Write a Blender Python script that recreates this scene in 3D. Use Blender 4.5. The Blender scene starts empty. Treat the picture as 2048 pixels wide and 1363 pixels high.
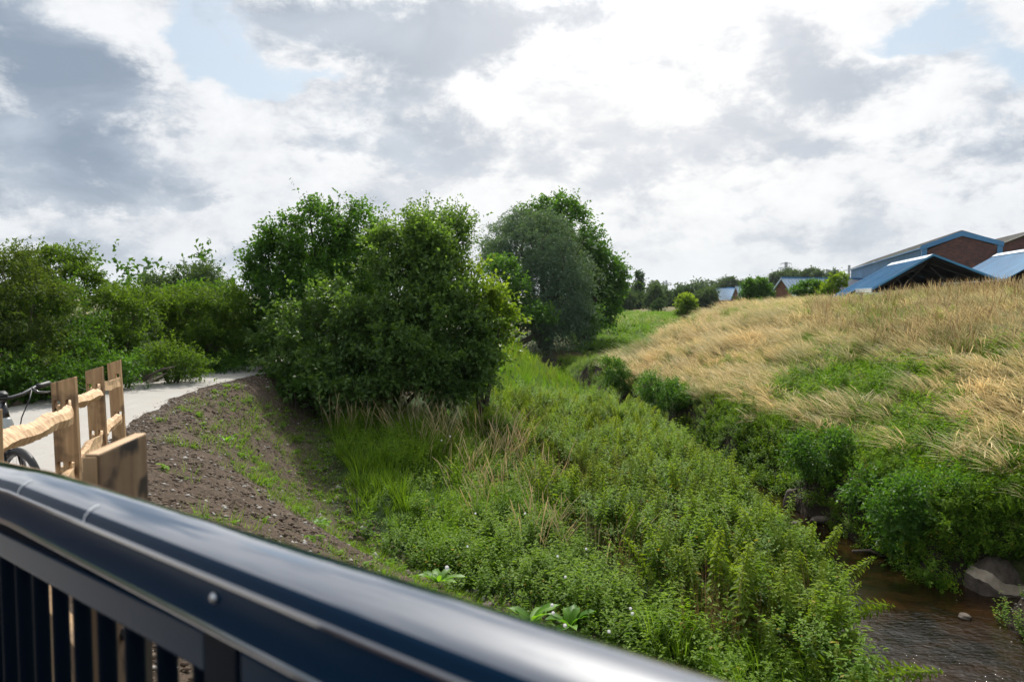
import bpy, math, random
import numpy as np
from mathutils import Vector, Matrix
rng = np.random.default_rng(7)
random.seed(7)
sc = bpy.context.scene
COL = sc.collection
R = math.radians

# ------------------------------------------------------------------ camera
EYE = 1.8                      # metres above the level of the path
FPX = 1593.0                   # 28 mm lens, in pixels of the 2048 px photograph
cam_d = bpy.data.cameras.new('camera'); cam = bpy.data.objects.new('camera', cam_d); COL.objects.link(cam)
cam_d.lens = 28; cam_d.sensor_width = 36; cam_d.clip_start = 0.05; cam_d.clip_end = 6000
cam.location = (0, 0, EYE); cam.rotation_euler = (R(90 - 3.3), 0, 0)
cam_d.dof.use_dof = True; cam_d.dof.focus_distance = 17.0; cam_d.dof.aperture_fstop = 5.6
sc.camera = cam
PITCH = R(-3.3)
def ray(px, py):
    x = (px - 1024) / FPX; z = -(py - 681.5) / FPX
    y = math.cos(PITCH) - z * math.sin(PITCH); zz = math.sin(PITCH) + z * math.cos(PITCH)
    return x / y, zz / y                      # per metre of forward distance
def P(px, py, d):
    a, b = ray(px, py); return Vector((a * d, d, EYE + b * d))

# ------------------------------------------------------------------ sun and sky
SUN_EL, SUN_AZ = 44.0, 3.0                   # azimuth clockwise from straight ahead
sun_d = bpy.data.lights.new('sun', 'SUN'); sun = bpy.data.objects.new('sun', sun_d); COL.objects.link(sun)
sun_d.energy = 5.0; sun_d.angle = R(1.5); sun_d.color = (1.0, 0.955, 0.88)
sdir = Vector((math.sin(R(SUN_AZ)) * math.cos(R(SUN_EL)), math.cos(R(SUN_AZ)) * math.cos(R(SUN_EL)), math.sin(R(SUN_EL))))
sun.rotation_euler = sdir.to_track_quat('Z', 'Y').to_euler()
sun.location = sdir * 50

class NT:
    """small node-graph writer"""
    def __init__(s, tree): s.t = tree; s.n = tree.nodes; s.l = tree.links
    def new(s, typ, **kw):
        n = s.n.new(typ)
        for k, v in kw.items(): setattr(n, k, v)
        return n
    def put(s, sock, v):
        if v is None: return
        if isinstance(v, bpy.types.NodeSocket): s.l.new(v, sock)
        else:
            if sock.type == 'RGBA' and not hasattr(v, '__len__'): v = (v, v, v)
            if sock.type == 'RGBA' and len(v) == 3: v = (*v, 1)
            sock.default_value = v
    def m(s, op, a, b=None, c=None, clamp=False):
        n = s.new('ShaderNodeMath', operation=op, use_clamp=clamp)
        for i, v in enumerate((a, b, c)): s.put(n.inputs[i], v) if v is not None else None
        return n.outputs[0]
    def v(s, op, a, b=None, out=0):
        n = s.new('ShaderNodeVectorMath', operation=op)
        s.put(n.inputs[0], a)
        if b is not None: s.put(n.inputs[1], b)
        return n.outputs[out]
    def scale(s, a, f):
        n = s.new('ShaderNodeVectorMath', operation='SCALE'); s.put(n.inputs[0], a); s.put(n.inputs['Scale'], f); return n.outputs[0]
    def xyz(s, a): n = s.new('ShaderNodeSeparateXYZ'); s.put(n.inputs[0], a); return n.outputs
    def comb(s, x, y, z):
        n = s.new('ShaderNodeCombineXYZ')
        for i, q in enumerate((x, y, z)): s.put(n.inputs[i], q)
        return n.outputs[0]
    def noise(s, vec, scale=5, detail=4, rough=.5, out=0, dist=0, lac=2.0):
        n = s.new('ShaderNodeTexNoise'); s.put(n.inputs['Vector'], vec)
        s.put(n.inputs['Scale'], scale); s.put(n.inputs['Detail'], detail); s.put(n.inputs['Roughness'], rough)
        s.put(n.inputs['Distortion'], dist); s.put(n.inputs['Lacunarity'], lac)
        return n.outputs[out]
    def ramp(s, f, stops, interp='LINEAR'):
        n = s.new('ShaderNodeValToRGB'); n.color_ramp.interpolation = interp; s.put(n.inputs[0], f)
        el = n.color_ramp.elements
        while len(el) < len(stops): el.new(0.5)
        for e, (p, c) in zip(el, stops):
            e.position = p; e.color = (*(c if hasattr(c, '__len__') else (c, c, c)), 1)
        return n.outputs[0]
    def mix(s, f, a, b, typ='MIX'):
        n = s.new('ShaderNodeMix', data_type='RGBA', blend_type=typ)
        s.put(n.inputs['Factor'], f); s.put(n.inputs[6], a); s.put(n.inputs[7], b); return n.outputs[2]
    def sm(s, x, a, b):
        n = s.new('ShaderNodeMapRange', interpolation_type='SMOOTHSTEP')
        s.put(n.inputs[0], x); s.put(n.inputs[1], a); s.put(n.inputs[2], b); return n.outputs[0]
    def attr(s, name, typ='GEOMETRY', out='Fac'):
        n = s.new('ShaderNodeAttribute', attribute_type=typ, attribute_name=name); return n.outputs[out]

world = bpy.data.worlds.new('World'); sc.world = world; world.use_nodes = True
w = NT(world.node_tree); w.n.clear()
sky = w.new('ShaderNodeTexSky', sky_type='NISHITA', sun_disc=False, sun_elevation=R(SUN_EL), sun_rotation=R(SUN_AZ), air_density=1.0, dust_density=2.2, ozone_density=1.0)
tc = w.new('ShaderNodeTexCoord').outputs['Generated']
dx, dy, dz = w.xyz(tc)
az = w.m('ARCTAN2', dx, dy)
el = w.m('ARCSINE', dz)
zc = w.m('MAXIMUM', dz, 0.0)
inv = w.m('DIVIDE', 1.0, w.m('ADD', zc, 0.16))
pl = w.comb(w.m('MULTIPLY', dx, inv), w.m('MULTIPLY', dy, inv), 0.0)        # cloud deck seen in perspective
n_big = w.noise(w.v('ADD', pl, (3.1, 1.7, 0)), 1.5, 3, .5)
sph = w.v('MULTIPLY', tc, (1.0, 1.0, 1.7))
n_mid = w.noise(w.v('ADD', sph, (8.3, 2.2, 5)), 3.1, 9, .56, dist=.25)
n_fine = w.noise(w.v('ADD', sph, (1.3, 7.7, 9)), 9.5, 12, .64, dist=.15)
warpc = w.new('ShaderNodeTexNoise'); w.put(warpc.inputs['Vector'], w.v('MULTIPLY', w.comb(az, el, 0.0), (1, 1.6, 1))); w.put(warpc.inputs['Scale'], 7.0); w.put(warpc.inputs['Detail'], 9.0); w.put(warpc.inputs['Roughness'], .62)
wv = w.v('MULTIPLY', w.v('SUBTRACT', warpc.outputs['Color'], (.5, .5, .5)), (.15, .12, 0))
ae = w.v('ADD', w.comb(az, el, 0.0), wv)
def azel(px, py):
    x, z = ray(px, py); return math.atan2(x, 1), math.atan2(z, math.hypot(x, 1))
def blobsum(lst):
    tot = None
    for (px, py, rx, ry, wt) in lst:
        a, e = azel(px, py)
        d = w.v('MULTIPLY', w.v('SUBTRACT', ae, (a, e, 0)), (FPX / rx, FPX / ry, 0))
        g = w.m('EXPONENT', w.m('MULTIPLY', w.v('DOT_PRODUCT', d, d, out=1), -1.0))
        tot = w.m('MULTIPLY', g, wt) if tot is None else w.m('MULTIPLY_ADD', g, wt, tot)
    return tot
shade_blobs = blobsum([(90, 300, 230, 95, .95), (150, 150, 150, 70, .55), (330, 190, 150, 55, .45), (30, 60, 130, 90, .45), (230, 385, 230, 38, .5),
    (700, 40, 230, 60, 1.0), (920, 95, 150, 62, 1.0), (1080, 45, 130, 50, .6), (780, 250, 150, 75, .95), (640, 290, 110, 35, .5), (870, 300, 100, 50, .5),
    (1050, 310, 110, 62, .7), (395, 255, 60, 14, .35), (1680, 200, 200, 42, .75), (1760, 140, 120, 40, .65), (1950, 300, 170, 55, .9), (1560, 310, 170, 26, .5),
    (1740, 425, 200, 24, .7), (1495, 415, 42, 11, .7), (1990, 380, 120, 20, .6), (1340, 490, 90, 20, .35), (1260, 450, 80, 20, .3), (400, 490, 230, 18, .55), (170, 430, 260, 14, -.3),
    (1220, 170, 140, 100, -.3), (1500, 160, 90, 24, .4), (1290, 250, 70, 18, .4), (1420, 300, 60, 16, .45), (1500, 370, 90, 20, .45), (1640, 300, 60, 18, .4), (1180, 300, 50, 20, .3), (1290, 380, 60, 14, .35), (1380, 420, 70, 12, .4), (1600, 470, 120, 14, .45), (1440, 540, 130, 9, .3), (560, 430, 90, 20, -.4), (500, 330, 90, 45, -.6), (1200, 370, 60, 30, .4), (1420, 220, 90, 30, .35), (1330, 330, 80, 16, .35), (1620, 370, 110, 14, .5), (1900, 470, 160, 14, .45), (1300, 560, 120, 12, .3), (600, 500, 120, 12, .5), (180, 500, 200, 14, .5), (430, 420, 90, 16, .5), (290, 260, 50, 30, -.3), (1400, 60, 120, 30, .3), (1830, 350, 60, 30, -.3), (300, 180, 60, 10, -.2), (1600, 590, 400, 60, -.1), (1480, 480, 150, 16, .35)])
gap_blobs = blobsum([(440, 95, 85, 42, 1.0), (520, 165, 85, 32, .8), (410, 30, 75, 40, .7), (640, 130, 80, 20, .6), (350, 90, 40, 30, .3), (1900, 45, 110, 45, .75), (1790, 75, 100, 24, .45), (2010, 130, 70, 40, .75), (1850, 190, 80, 20, .35), (1530, 80, 60, 40, .25)])
# cloud shade: placed masses plus a running fractal field that goes on all round the sky
sh = w.m('ADD', w.m('MULTIPLY', shade_blobs, 1.05), w.m('MULTIPLY', w.m('SUBTRACT', n_mid, .50), 2.1))
sh = w.m('ADD', sh, w.m('MULTIPLY', w.m('SUBTRACT', n_fine, .485), 3.6))
shade = w.sm(sh, .20, 1.18)
gp = w.m('ADD', gap_blobs, w.m('MULTIPLY', w.m('SUBTRACT', n_fine, .5), 1.1))
behind = w.sm(w.m('ABSOLUTE', az), .75, 1.5)                                # more broken cloud away from the sun
gp = w.m('ADD', gp, w.m('MULTIPLY', behind, w.m('MULTIPLY_ADD', w.m('SUBTRACT', n_big, .42), 2.6, .25)))
gap = w.m('MULTIPLY', w.sm(gp, .28, .72), w.m('SUBTRACT', 1.0, w.m('MULTIPLY', shade, .6)))
sun_v = w.v('DOT_PRODUCT', tc, tuple(Vector(P(1270, 130, 1) - Vector((0, 0, EYE))).normalized()), out=1)
glow = w.m('POWER', w.m('MAXIMUM', sun_v, 0.0), 22.0)
white = w.mix(glow, (9.0, 9.15, 9.4), (10.6, 10.5, 10.3))
white = w.mix(1.0, white, w.ramp(n_fine, [(.36, (1.04, 1.04, 1.04)), (.47, (.97, .975, .98)), (.60, (.78, .80, .84))]), 'MULTIPLY')
white = w.mix(w.m('MULTIPLY', w.m('POWER', w.m('MAXIMUM', w.v('DOT_PRODUCT', tc, tuple(sdir), out=1), 0.0), 32.0), .9), white, (70, 68, 64))   # veiled sun above the frame
body = w.noise(w.v('ADD', sph, (4.4, 9.1, 2.0)), 5.0, 8, .58, dist=.4)
grey = w.mix(w.sm(body, .36, .66), (2.9, 3.6, 4.6), (5.3, 6.0, 6.9))
grey = w.mix(w.m('POWER', glow, 1.0), grey, (7.6, 7.85, 8.3))
cloud = w.mix(shade, white, grey)
horizon = w.sm(el, .17, -.01)
cloud = w.mix(w.m('MULTIPLY', horizon, .45), cloud, (7.6, 7.9, 8.2))         # far cloud fading into the air at the horizon
blue = w.mix(.5, sky.outputs[0], (6.0, 7.7, 9.0))
final = w.mix(gap, cloud, blue)
bg = w.new('ShaderNodeBackground'); w.put(bg.inputs[0], final); bg.inputs[1].default_value = 0.1
w.l.new(bg.outputs[0], w.new('ShaderNodeOutputWorld').inputs[0])

sc.view_settings.view_transform = 'Standard'; sc.view_settings.look = 'None'
sc.view_settings.exposure = 0.0; sc.view_settings.gamma = 1; sc.view_settings.use_curve_mapping = False
sc.render.engine = 'CYCLES'
sc.cycles.max_bounces = 6; sc.cycles.diffuse_bounces = 3; sc.cycles.transmission_bounces = 4; sc.cycles.glossy_bounces = 3
sc.cycles.transparent_max_bounces = 6; sc.cycles.volume_bounces = 0
sc.cycles.use_denoising = True; sc.cycles.sample_clamp_indirect = 4.0

# ------------------------------------------------------------------ helpers
def tag(o, label=None, cat=None, group=None, kind=None):
    if label: o['label'] = label
    if cat: o['category'] = cat
    if group: o['group'] = group
    if kind: o['kind'] = kind
    return o
def empty(name, loc=(0, 0, 0), label=None, cat=None, group=None, rz=0):
    o = bpy.data.objects.new(name, None); COL.objects.link(o); o.location = loc; o.rotation_euler = (0, 0, rz)
    o.empty_display_size = .2
    return tag(o, label, cat, group)
def np_mesh(name, V, F, mat=None, smooth=False, attrs=None):
    V = np.asarray(V, dtype=np.float32); F = np.asarray(F, dtype=np.int32)
    me = bpy.data.meshes.new(name); k = F.shape[1]
    me.vertices.add(len(V)); me.vertices.foreach_set('co', V.ravel())
    me.loops.add(F.size); me.loops.foreach_set('vertex_index', F.ravel())
    me.polygons.add(len(F)); me.polygons.foreach_set('loop_start', np.arange(0, F.size, k, dtype=np.int32))
    me.polygons.foreach_set('loop_total', np.full(len(F), k, dtype=np.int32))
    if smooth: me.polygons.foreach_set('use_smooth', np.ones(len(F), dtype=bool))
    for an, av in (attrs or {}).items():
        at = me.attributes.new(an, 'FLOAT', 'POINT'); at.data.foreach_set('value', np.asarray(av, dtype=np.float32).ravel())
    me.update(calc_edges=True)
    if mat: me.materials.append(mat)
    return me
def link(name, me, parent=None, loc=None):
    o = bpy.data.objects.new(name, me); COL.objects.link(o)
    if parent: o.parent = parent
    if loc is not None: o.location = loc
    return o
class MB:
    """collects simple solids into one mesh"""
    def __init__(s): s.v = []; s.f = []
    def add(s, vs, fs):
        b = len(s.v); s.v += [tuple(v) for v in vs]; s.f += [tuple(b + i for i in f) for f in fs]; return s
    def box(s, c, size, M=None):
        hx, hy, hz = size[0] / 2, size[1] / 2, size[2] / 2
        vs = [Vector((x, y, z)) for z in (-hz, hz) for y in (-hy, hy) for x in (-hx, hx)]
        if M is not None: vs = [M @ v for v in vs]
        vs = [v + Vector(c) for v in vs]
        return s.add(vs, [(0, 2, 3, 1), (4, 5, 7, 6), (0, 1, 5, 4), (2, 6, 7, 3), (0, 4, 6, 2), (1, 3, 7, 5)])
    def prism(s, poly, off):
        """closed polygon (3D points) swept by an offset vector"""
        n = len(poly); o = Vector(off); p = [Vector(q) for q in poly]
        vs = p + [q + o for q in p]
        return s.add(vs, [tuple(range(n))[::-1], tuple(range(n, 2 * n))] + [(i, (i + 1) % n, n + (i + 1) % n, n + i) for i in range(n)])
    def bar(s, a, b, wd, ht=None, up=(0, 0, 1)):
        a = Vector(a); b = Vector(b); ht = ht or wd; d = (b - a).normalized(); u = Vector(up)
        if abs(d.dot(u)) > .98: u = Vector((1, 0, 0))
        sd = d.cross(u).normalized() * wd / 2; uu = sd.cross(d).normalized() * ht / 2
        return s.prism([a - sd - uu, a + sd - uu, a + sd + uu, a - sd + uu], b - a)
    def tube(s, pts, rad, n=8, cap=True):
        pts = [Vector(p) for p in pts]; k = len(pts); rad = rad if hasattr(rad, '__len__') else [rad] * k
        vs = []; side = None
        for i, p in enumerate(pts):
            t = (pts[min(i + 1, k - 1)] - pts[max(i - 1, 0)]).normalized()
            if side is None: side = t.orthogonal().normalized()
            side = (side - t * side.dot(t)).normalized(); up = t.cross(side)
            vs += [p + (side * math.cos(a) + up * math.sin(a)) * rad[i] for a in (2 * math.pi * j / n for j in range(n))]
        fs = [(i * n + j, i * n + (j + 1) % n, (i + 1) * n + (j + 1) % n, (i + 1) * n + j) for i in range(k - 1) for j in range(n)]
        if cap: fs += [tuple(range(n))[::-1], tuple(range((k - 1) * n, k * n))]
        return s.add(vs, fs)
    def build(s, name, mat, parent=None, smooth=False, bevel=0, kind=None, loc=None):
        me = bpy.data.meshes.new(name); me.from_pydata(s.v, [], s.f)
        if mat: me.materials.append(mat)
        if smooth: me.polygons.foreach_set('use_smooth', [True] * len(me.polygons))
        me.update(); o = link(name, me, parent, loc)
        if bevel:
            b = o.modifiers.new('bevel', 'BEVEL'); b.width = bevel; b.segments = 2; b.limit_method = 'ANGLE'
        if kind: o['kind'] = kind
        return o

# ------------------------------------------------------------------ materials
def mat(name, col, rough=.7, metal=0, coat=0, spec=.5, bump=None, vary=None, build=None):
    """principled material; vary = (scale, colour, amount), bump = (scale, strength, distance)"""
    m = bpy.data.materials.new(name); m.use_nodes = True; g = NT(m.node_tree); b = g.n['Principled BSDF']
    co = g.new('ShaderNodeTexCoord').outputs['Object']; c = None
    if vary:
        f = g.ramp(g.noise(co, vary[0], 6, .6), [(.38, 0), (.62, 1)])
        c = g.mix(g.m('MULTIPLY', f, vary[2]), col, vary[1])
    if build: c = build(g, co, c if c is not None else col)
    g.put(b.inputs['Base Color'], c if c is not None else col)
    g.put(b.inputs['Roughness'], rough); g.put(b.inputs['Metallic'], metal); g.put(b.inputs['Specular IOR Level'], spec)
    g.put(b.inputs['Coat Weight'], coat); g.put(b.inputs['Coat Roughness'], .06)
    if bump:
        bp = g.new('ShaderNodeBump'); g.put(bp.inputs['Height'], g.noise(co, bump[0], 8, .65)); g.put(bp.inputs['Strength'], bump[1]); g.put(bp.inputs['Distance'], bump[2])
        g.l.new(bp.outputs[0], b.inputs['Normal'])
    return m
def leaf_mat(name, lo, hi, trans=.35, rough=.42, spec=.45, stem=None, inst=False, alt=None, glow=(1.9, 1.9, .6)):
    """foliage: colour from a per-leaf tint, light passes through the blade; stem = colour towards the foot of the plant;
       alt = a second kind of plant tone mixed by the tint given to each plant"""
    m = bpy.data.materials.new(name); m.use_nodes = True; g = NT(m.node_tree); b = g.n['Principled BSDF']
    t = g.attr('tint')
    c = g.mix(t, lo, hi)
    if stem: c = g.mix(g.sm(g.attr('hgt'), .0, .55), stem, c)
    if inst: c = g.mix(g.sm(g.attr('dead'), .5, .6), c, (.36, .27, .05))
    if inst:
        it = g.attr('ptint', 'INSTANCER')
        c2 = g.mix(it, (.75, .85, .8), (1.3, 1.15, 1.0))
        c = g.mix(1.0, c, c2, 'MULTIPLY')
        if alt: c = g.mix(g.sm(it, alt[1], alt[2]), c, alt[0])
    g.put(b.inputs['Base Color'], c); g.put(b.inputs['Roughness'], rough + .12); g.put(b.inputs['Specular IOR Level'], spec * (.20 if inst else .34))
    tr = g.new('ShaderNodeBsdfTranslucent'); g.put(tr.inputs[0], g.mix(1.0, c, glow, 'MULTIPLY'))
    mx = g.new('ShaderNodeMixShader'); g.put(mx.inputs[0], trans); g.l.new(b.outputs[0], mx.inputs[1]); g.l.new(tr.outputs[0], mx.inputs[2])
    g.l.new(mx.outputs[0], g.n['Material Output'].inputs[0])
    return m

def wood_build(g, co, c):
    rnd_ = g.new('ShaderNodeObjectInfo').outputs['Random']; co = g.v('ADD', co, g.scale((3.1, 5.7, 9.3), g.m('MULTIPLY', rnd_, 7.0)))
    s = g.v('MULTIPLY', co, (22, 22, 1.6)); n = g.noise(s, 1.0, 6, .6, dist=.6)
    c = g.mix(g.ramp(n, [(.35, 0), (.65, 1)]), (.30, .18, .090), (.50, .33, .175))
    blot = g.ramp(g.noise(co, 4.5, 3, .5), [(.50, 0), (.60, 1)])
    c = g.mix(g.m('MULTIPLY', blot, .7), c, (.10, .062, .038))
    crack = g.ramp(g.noise(g.v('MULTIPLY', co, (26, 26, .9)), 1.0, 2, .4, dist=.3), [(.30, 1), (.345, 0)])
    c = g.mix(g.m('MULTIPLY', crack, .8), c, (.05, .03, .018))
    knots = g.ramp(g.noise(g.v('MULTIPLY', co, (1, 1, .6)), 8, 2, .4), [(.66, 0), (.70, 1)])
    return g.mix(g.m('MULTIPLY', knots, .75), c, (.035, .025, .02))
M_wood = mat('sawn chestnut', (.4, .26, .14), .75, build=wood_build, bump=(30, .4, .003), spec=.3)
def cleft_build(g, co, c):
    s = g.v('MULTIPLY', co, (30, 30, 5)); n = g.noise(s, 1.0, 6, .6, dist=.5)
    c = g.mix(g.ramp(n, [(.33, 0), (.62, 1)]), (.36, .20, .10), (.66, .47, .27))
    return g.mix(g.ramp(g.noise(co, 18, 3, .5), [(.55, 0), (.7, .5)]), c, (.24, .12, .06))
M_cleft = mat('cleft chestnut', (.5, .34, .18), .7, build=cleft_build, bump=(40, .5, .004), spec=.3)
def stub_build(g, co, c):
    c = wood_build(g, co, c); c = g.mix(.68, c, (.085, .058, .040))  # shade of the board's face mixed into the wood colour
    bl = g.ramp(g.noise(co, 7, 3, .55), [(.50, 0), (.58, 1)]); return g.mix(g.m('MULTIPLY', bl, .9), c, (.018, .015, .014))
M_stub_shade = mat('stained board with painted shade', (.1, .07, .045), .8, build=stub_build, bump=(30, .4, .003), spec=.25)
M_end = mat('fresh end grain', (.56, .38, .22), .8, vary=(40, (.42, .27, .15), .8), bump=(60, .3, .002))
M_paint = mat('dark navy gloss paint', (.003, .020, .055), .06, spec=1.0, coat=1.0, bump=(90, .03, .0004), vary=(3, (.004, .014, .035), .5))
M_paint_muted = mat('navy paint with muted reflections', (.003, .019, .046), .25, spec=.035, bump=(140, .05, .0006))  # same navy paint, gloss cut; the dark reflection is put into the colour
M_paint.node_tree.nodes['Principled BSDF'].inputs['Coat IOR'].default_value = 2.1
M_paint_dull = mat('dark navy bar paint', (.002, .006, .013), .5, spec=.04)
M_seam_glint = mat('weld seam with painted highlight', (.8, .82, .85), .5)  # white highlight put into the seam colour
M_bolt = mat('steel bolt', (.6, .62, .65), .3, metal=1)
M_deck = mat('bridge deck planks', (.05, .045, .04), .8, vary=(6, (.08, .07, .06), .7), bump=(50, .4, .003))
M_black = mat('black rubber', (.012, .012, .013), .55, vary=(30, (.03, .03, .03), .5))
M_blackgloss = mat('black alloy', (.015, .016, .018), .3, coat=.3)
M_bike = mat('pale silver bicycle paint', (.42, .44, .42), .25, coat=.8)
M_steel = mat('spoke steel', (.5, .5, .5), .3, metal=1)

def ribs_build(freq, axis, lo):
    return None
def brick_build(g, co, c):
    n = g.new('ShaderNodeTexBrick'); q_ = g.xyz(co); g.put(n.inputs['Vector'], g.comb(g.m('ADD', q_[0], g.m('MULTIPLY', q_[1], .2)), q_[2], 0.0)); g.put(n.inputs['Scale'], 1.0)
    n.inputs['Brick Width'].default_value = .24; n.inputs['Row Height'].default_value = .078; n.inputs['Mortar Size'].default_value = .009
    g.put(n.inputs['Color1'], (.20, .065, .045)); g.put(n.inputs['Color2'], (.075, .030, .030)); g.put(n.inputs['Mortar'], (.16, .12, .10))
    c = n.outputs['Color']
    return g.mix(g.ramp(g.noise(co, .9, 7, .7), [(.35, 0), (.65, .75)]), c, (.05, .030, .032))
M_brick = mat('weathered red brick', (.2, .08, .05), .9, build=brick_build)
M_brick2 = mat('orange brown brick', (.19, .085, .05), .9, vary=(1.2, (.12, .055, .035), .8))
M_blue = mat('mid blue sheet metal', (.075, .22, .40), .45, vary=(.5, (.055, .165, .31), .8), coat=.1)
M_blueroof = mat('dull blue roof sheet', (.065, .235, .42), .62, vary=(.35, (.05, .17, .31), .9), spec=.3)
M_trim = mat('bright blue trim', (.07, .24, .47), .45, vary=(.8, (.06, .19, .37), .6))
M_roofgrey = mat('lichened grey roof sheet', (.26, .25, .22), .8, vary=(.4, (.18, .165, .14), .8))
M_pale = mat('pale blue roof sheet', (.52, .62, .72), .35, vary=(.6, (.42, .53, .65), .8), spec=.6)
M_lilac = mat('weathered lilac grey roof sheet', (.48, .46, .48), .5, vary=(.5, (.4, .38, .4), .8))
M_whitetrim = mat('weathered white fascia', (.55, .57, .57), .6, vary=(3, (.3, .3, .28), .6))
M_interior_shade = mat('painted interior shade', (.018, .017, .018), .9)  # darkness inside the sheds put into the wall colour
M_truss = mat('dusty dark steelwork', (.05, .048, .05), .8)
M_pylon = mat('grey galvanised lattice', (.14, .155, .17), .6)
M_bark = mat('grey brown bark', (.095, .075, .055), .9, vary=(7, (.05, .04, .03), .8), bump=(25, .8, .01))
M_rock = mat('muddy stone', (.105, .08, .06), .85, vary=(9, (.055, .042, .032), .8), bump=(16, .8, .02))
def slab_build(g, co, c):
    n = g.noise(co, 5, 7, .6); c = g.mix(g.ramp(n, [(.35, 0), (.65, 1)]), (.060, .045, .035), (.13, .10, .078))
    z = g.xyz(co)[2]
    moss = g.m('MULTIPLY', g.sm(g.m('ADD', z, g.m('MULTIPLY', n, .3)), .17, .05), .85)
    return g.mix(moss, c, (.05, .06, .028))
M_mudstone = mat('wet mud stones', (.06, .05, .042), .6, vary=(9, (.1, .085, .07), .8))
M_slab = mat('mossy concrete', (.14, .12, .1), .85, build=slab_build, bump=(18, 1.0, .035))
M_broken = mat('pale broken concrete', (.36, .30, .23), .85, vary=(9, (.26, .2, .15), .7), bump=(30, .5, .01))

L_sallow = leaf_mat('sallow leaves', (.028, .075, .017), (.150, .245, .062), .40, .36, .9)
L_oak = leaf_mat('oak leaves', (.022, .075, .015), (.100, .205, .034), .40, .42, .6)
L_yellow = leaf_mat('yellow green leaves', (.055, .120, .014), (.23, .31, .034), .45, .4, .5)
L_elder = leaf_mat('hawthorn leaves', (.028, .072, .012), (.105, .170, .026), .42, .45, .4)
L_rust = leaf_mat('reddish hedge leaves', (.024, .055, .012), (.085, .120, .026), .38, .5, .3)
L_hedge = leaf_mat('hedge leaves', (.018, .060, .012), (.085, .165, .026), .40, .45, .4)
L_willow = leaf_mat('silver willow leaves', (.055, .105, .068), (.165, .25, .165), .22, .5, .5)
L_dark = leaf_mat('dark far leaves', (.028, .060, .024), (.060, .110, .040), .25, .5, .2)
L_far = leaf_mat('far grey green leaves', (.045, .080, .042), (.095, .145, .065), .25, .6, .2)
L_bank = leaf_mat('bank shrub leaves', (.024, .080, .015), (.10, .205, .032), .38, .42, .5)

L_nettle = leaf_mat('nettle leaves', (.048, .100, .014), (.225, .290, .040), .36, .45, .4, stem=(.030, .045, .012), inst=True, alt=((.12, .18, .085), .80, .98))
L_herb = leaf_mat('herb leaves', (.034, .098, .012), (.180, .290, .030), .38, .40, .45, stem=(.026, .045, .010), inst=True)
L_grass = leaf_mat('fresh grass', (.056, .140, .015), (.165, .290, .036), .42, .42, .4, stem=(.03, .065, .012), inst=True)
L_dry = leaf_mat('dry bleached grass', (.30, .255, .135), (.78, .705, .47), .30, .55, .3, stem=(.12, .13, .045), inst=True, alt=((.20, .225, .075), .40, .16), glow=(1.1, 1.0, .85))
L_reed = leaf_mat('straw seed heads', (.24, .19, .11), (.50, .42, .27), .30, .6, .2, stem=(.07, .11, .03), inst=True, glow=(1.1, 1.0, .85))
L_brown = leaf_mat('dead brown stems', (.14, .09, .05), (.28, .19, .11), .25, .7, .2, inst=True, glow=(1.1, 1.0, .85))
M_petal = leaf_mat('white petals', (.78, .78, .78), (.85, .85, .85), .4, .6, .2, glow=(1, 1, 1))
L_dock = leaf_mat('dock leaves', (.06, .16, .018), (.15, .30, .03), .42, .35, .5)

# ------------------------------------------------------------------ lie of the land
def sm(x, a, b):
    t = np.clip((np.asarray(x, float) - a) / (b - a), 0, 1); return t * t * (3 - 2 * t)
CR_Y = [-12, -5, -2, 0, 1.5, 3, 5.5, 8, 10.6, 13.6, 15, 17, 20, 25, 40, 60]
CR_X = [-8.5, -4.6, -3.0, -2.0, -1.55, -1.6, -2.9, -4.15, -4.95, -5.55, -5.7, -5.6, -4.9, -2.9, -2.5, -2.5]
TO_Y = [-12, -5, 0, 3, 5, 7, 8.6, 9.8, 10.6, 12.8, 17, 20, 25, 40, 60]
TO_X = [-5, -1, 1.4, 2.2, 2.4, 1.8, .7, -.5, -1.4, -3.0, -4.3, -3.9, -1.7, -1.2, -1.2]
L_Y = [-30, 0, 5, 9, 13, 18, 24, 31, 39, 50, 60, 75, 100]
L_X = [1.0, 2.6, 3.4, 3.95, 4.2, 4.2, 3.7, 2.7, 2.0, .3, -3, -12, -40]
RR_X = [5.2, 6.8, 7.0, 7.1, 6.6, 6.3, 5.5, 4.6, 4.15, 3.1, 0, -9, -36]
WATER = -2.8
def xL(y): return np.interp(y, L_Y, L_X)
def xR(y): return np.interp(y, L_Y, RR_X)
def xC(y): return np.interp(y, CR_Y, CR_X)
def xT(y): return np.interp(y, TO_Y, TO_X)
def pathz(y): return .05 * np.clip(8 - np.asarray(y, float), 0, 9)
def wob(x, y, s=1.0):
    return (np.sin(x * 1.7 * s + 1.3) * np.cos(y * 1.3 * s + .4) + .6 * np.sin(x * 3.1 * s + y * 2.3 * s) + .4 * np.cos(x * 5.3 * s - y * 4.1 * s)) / 2
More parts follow.
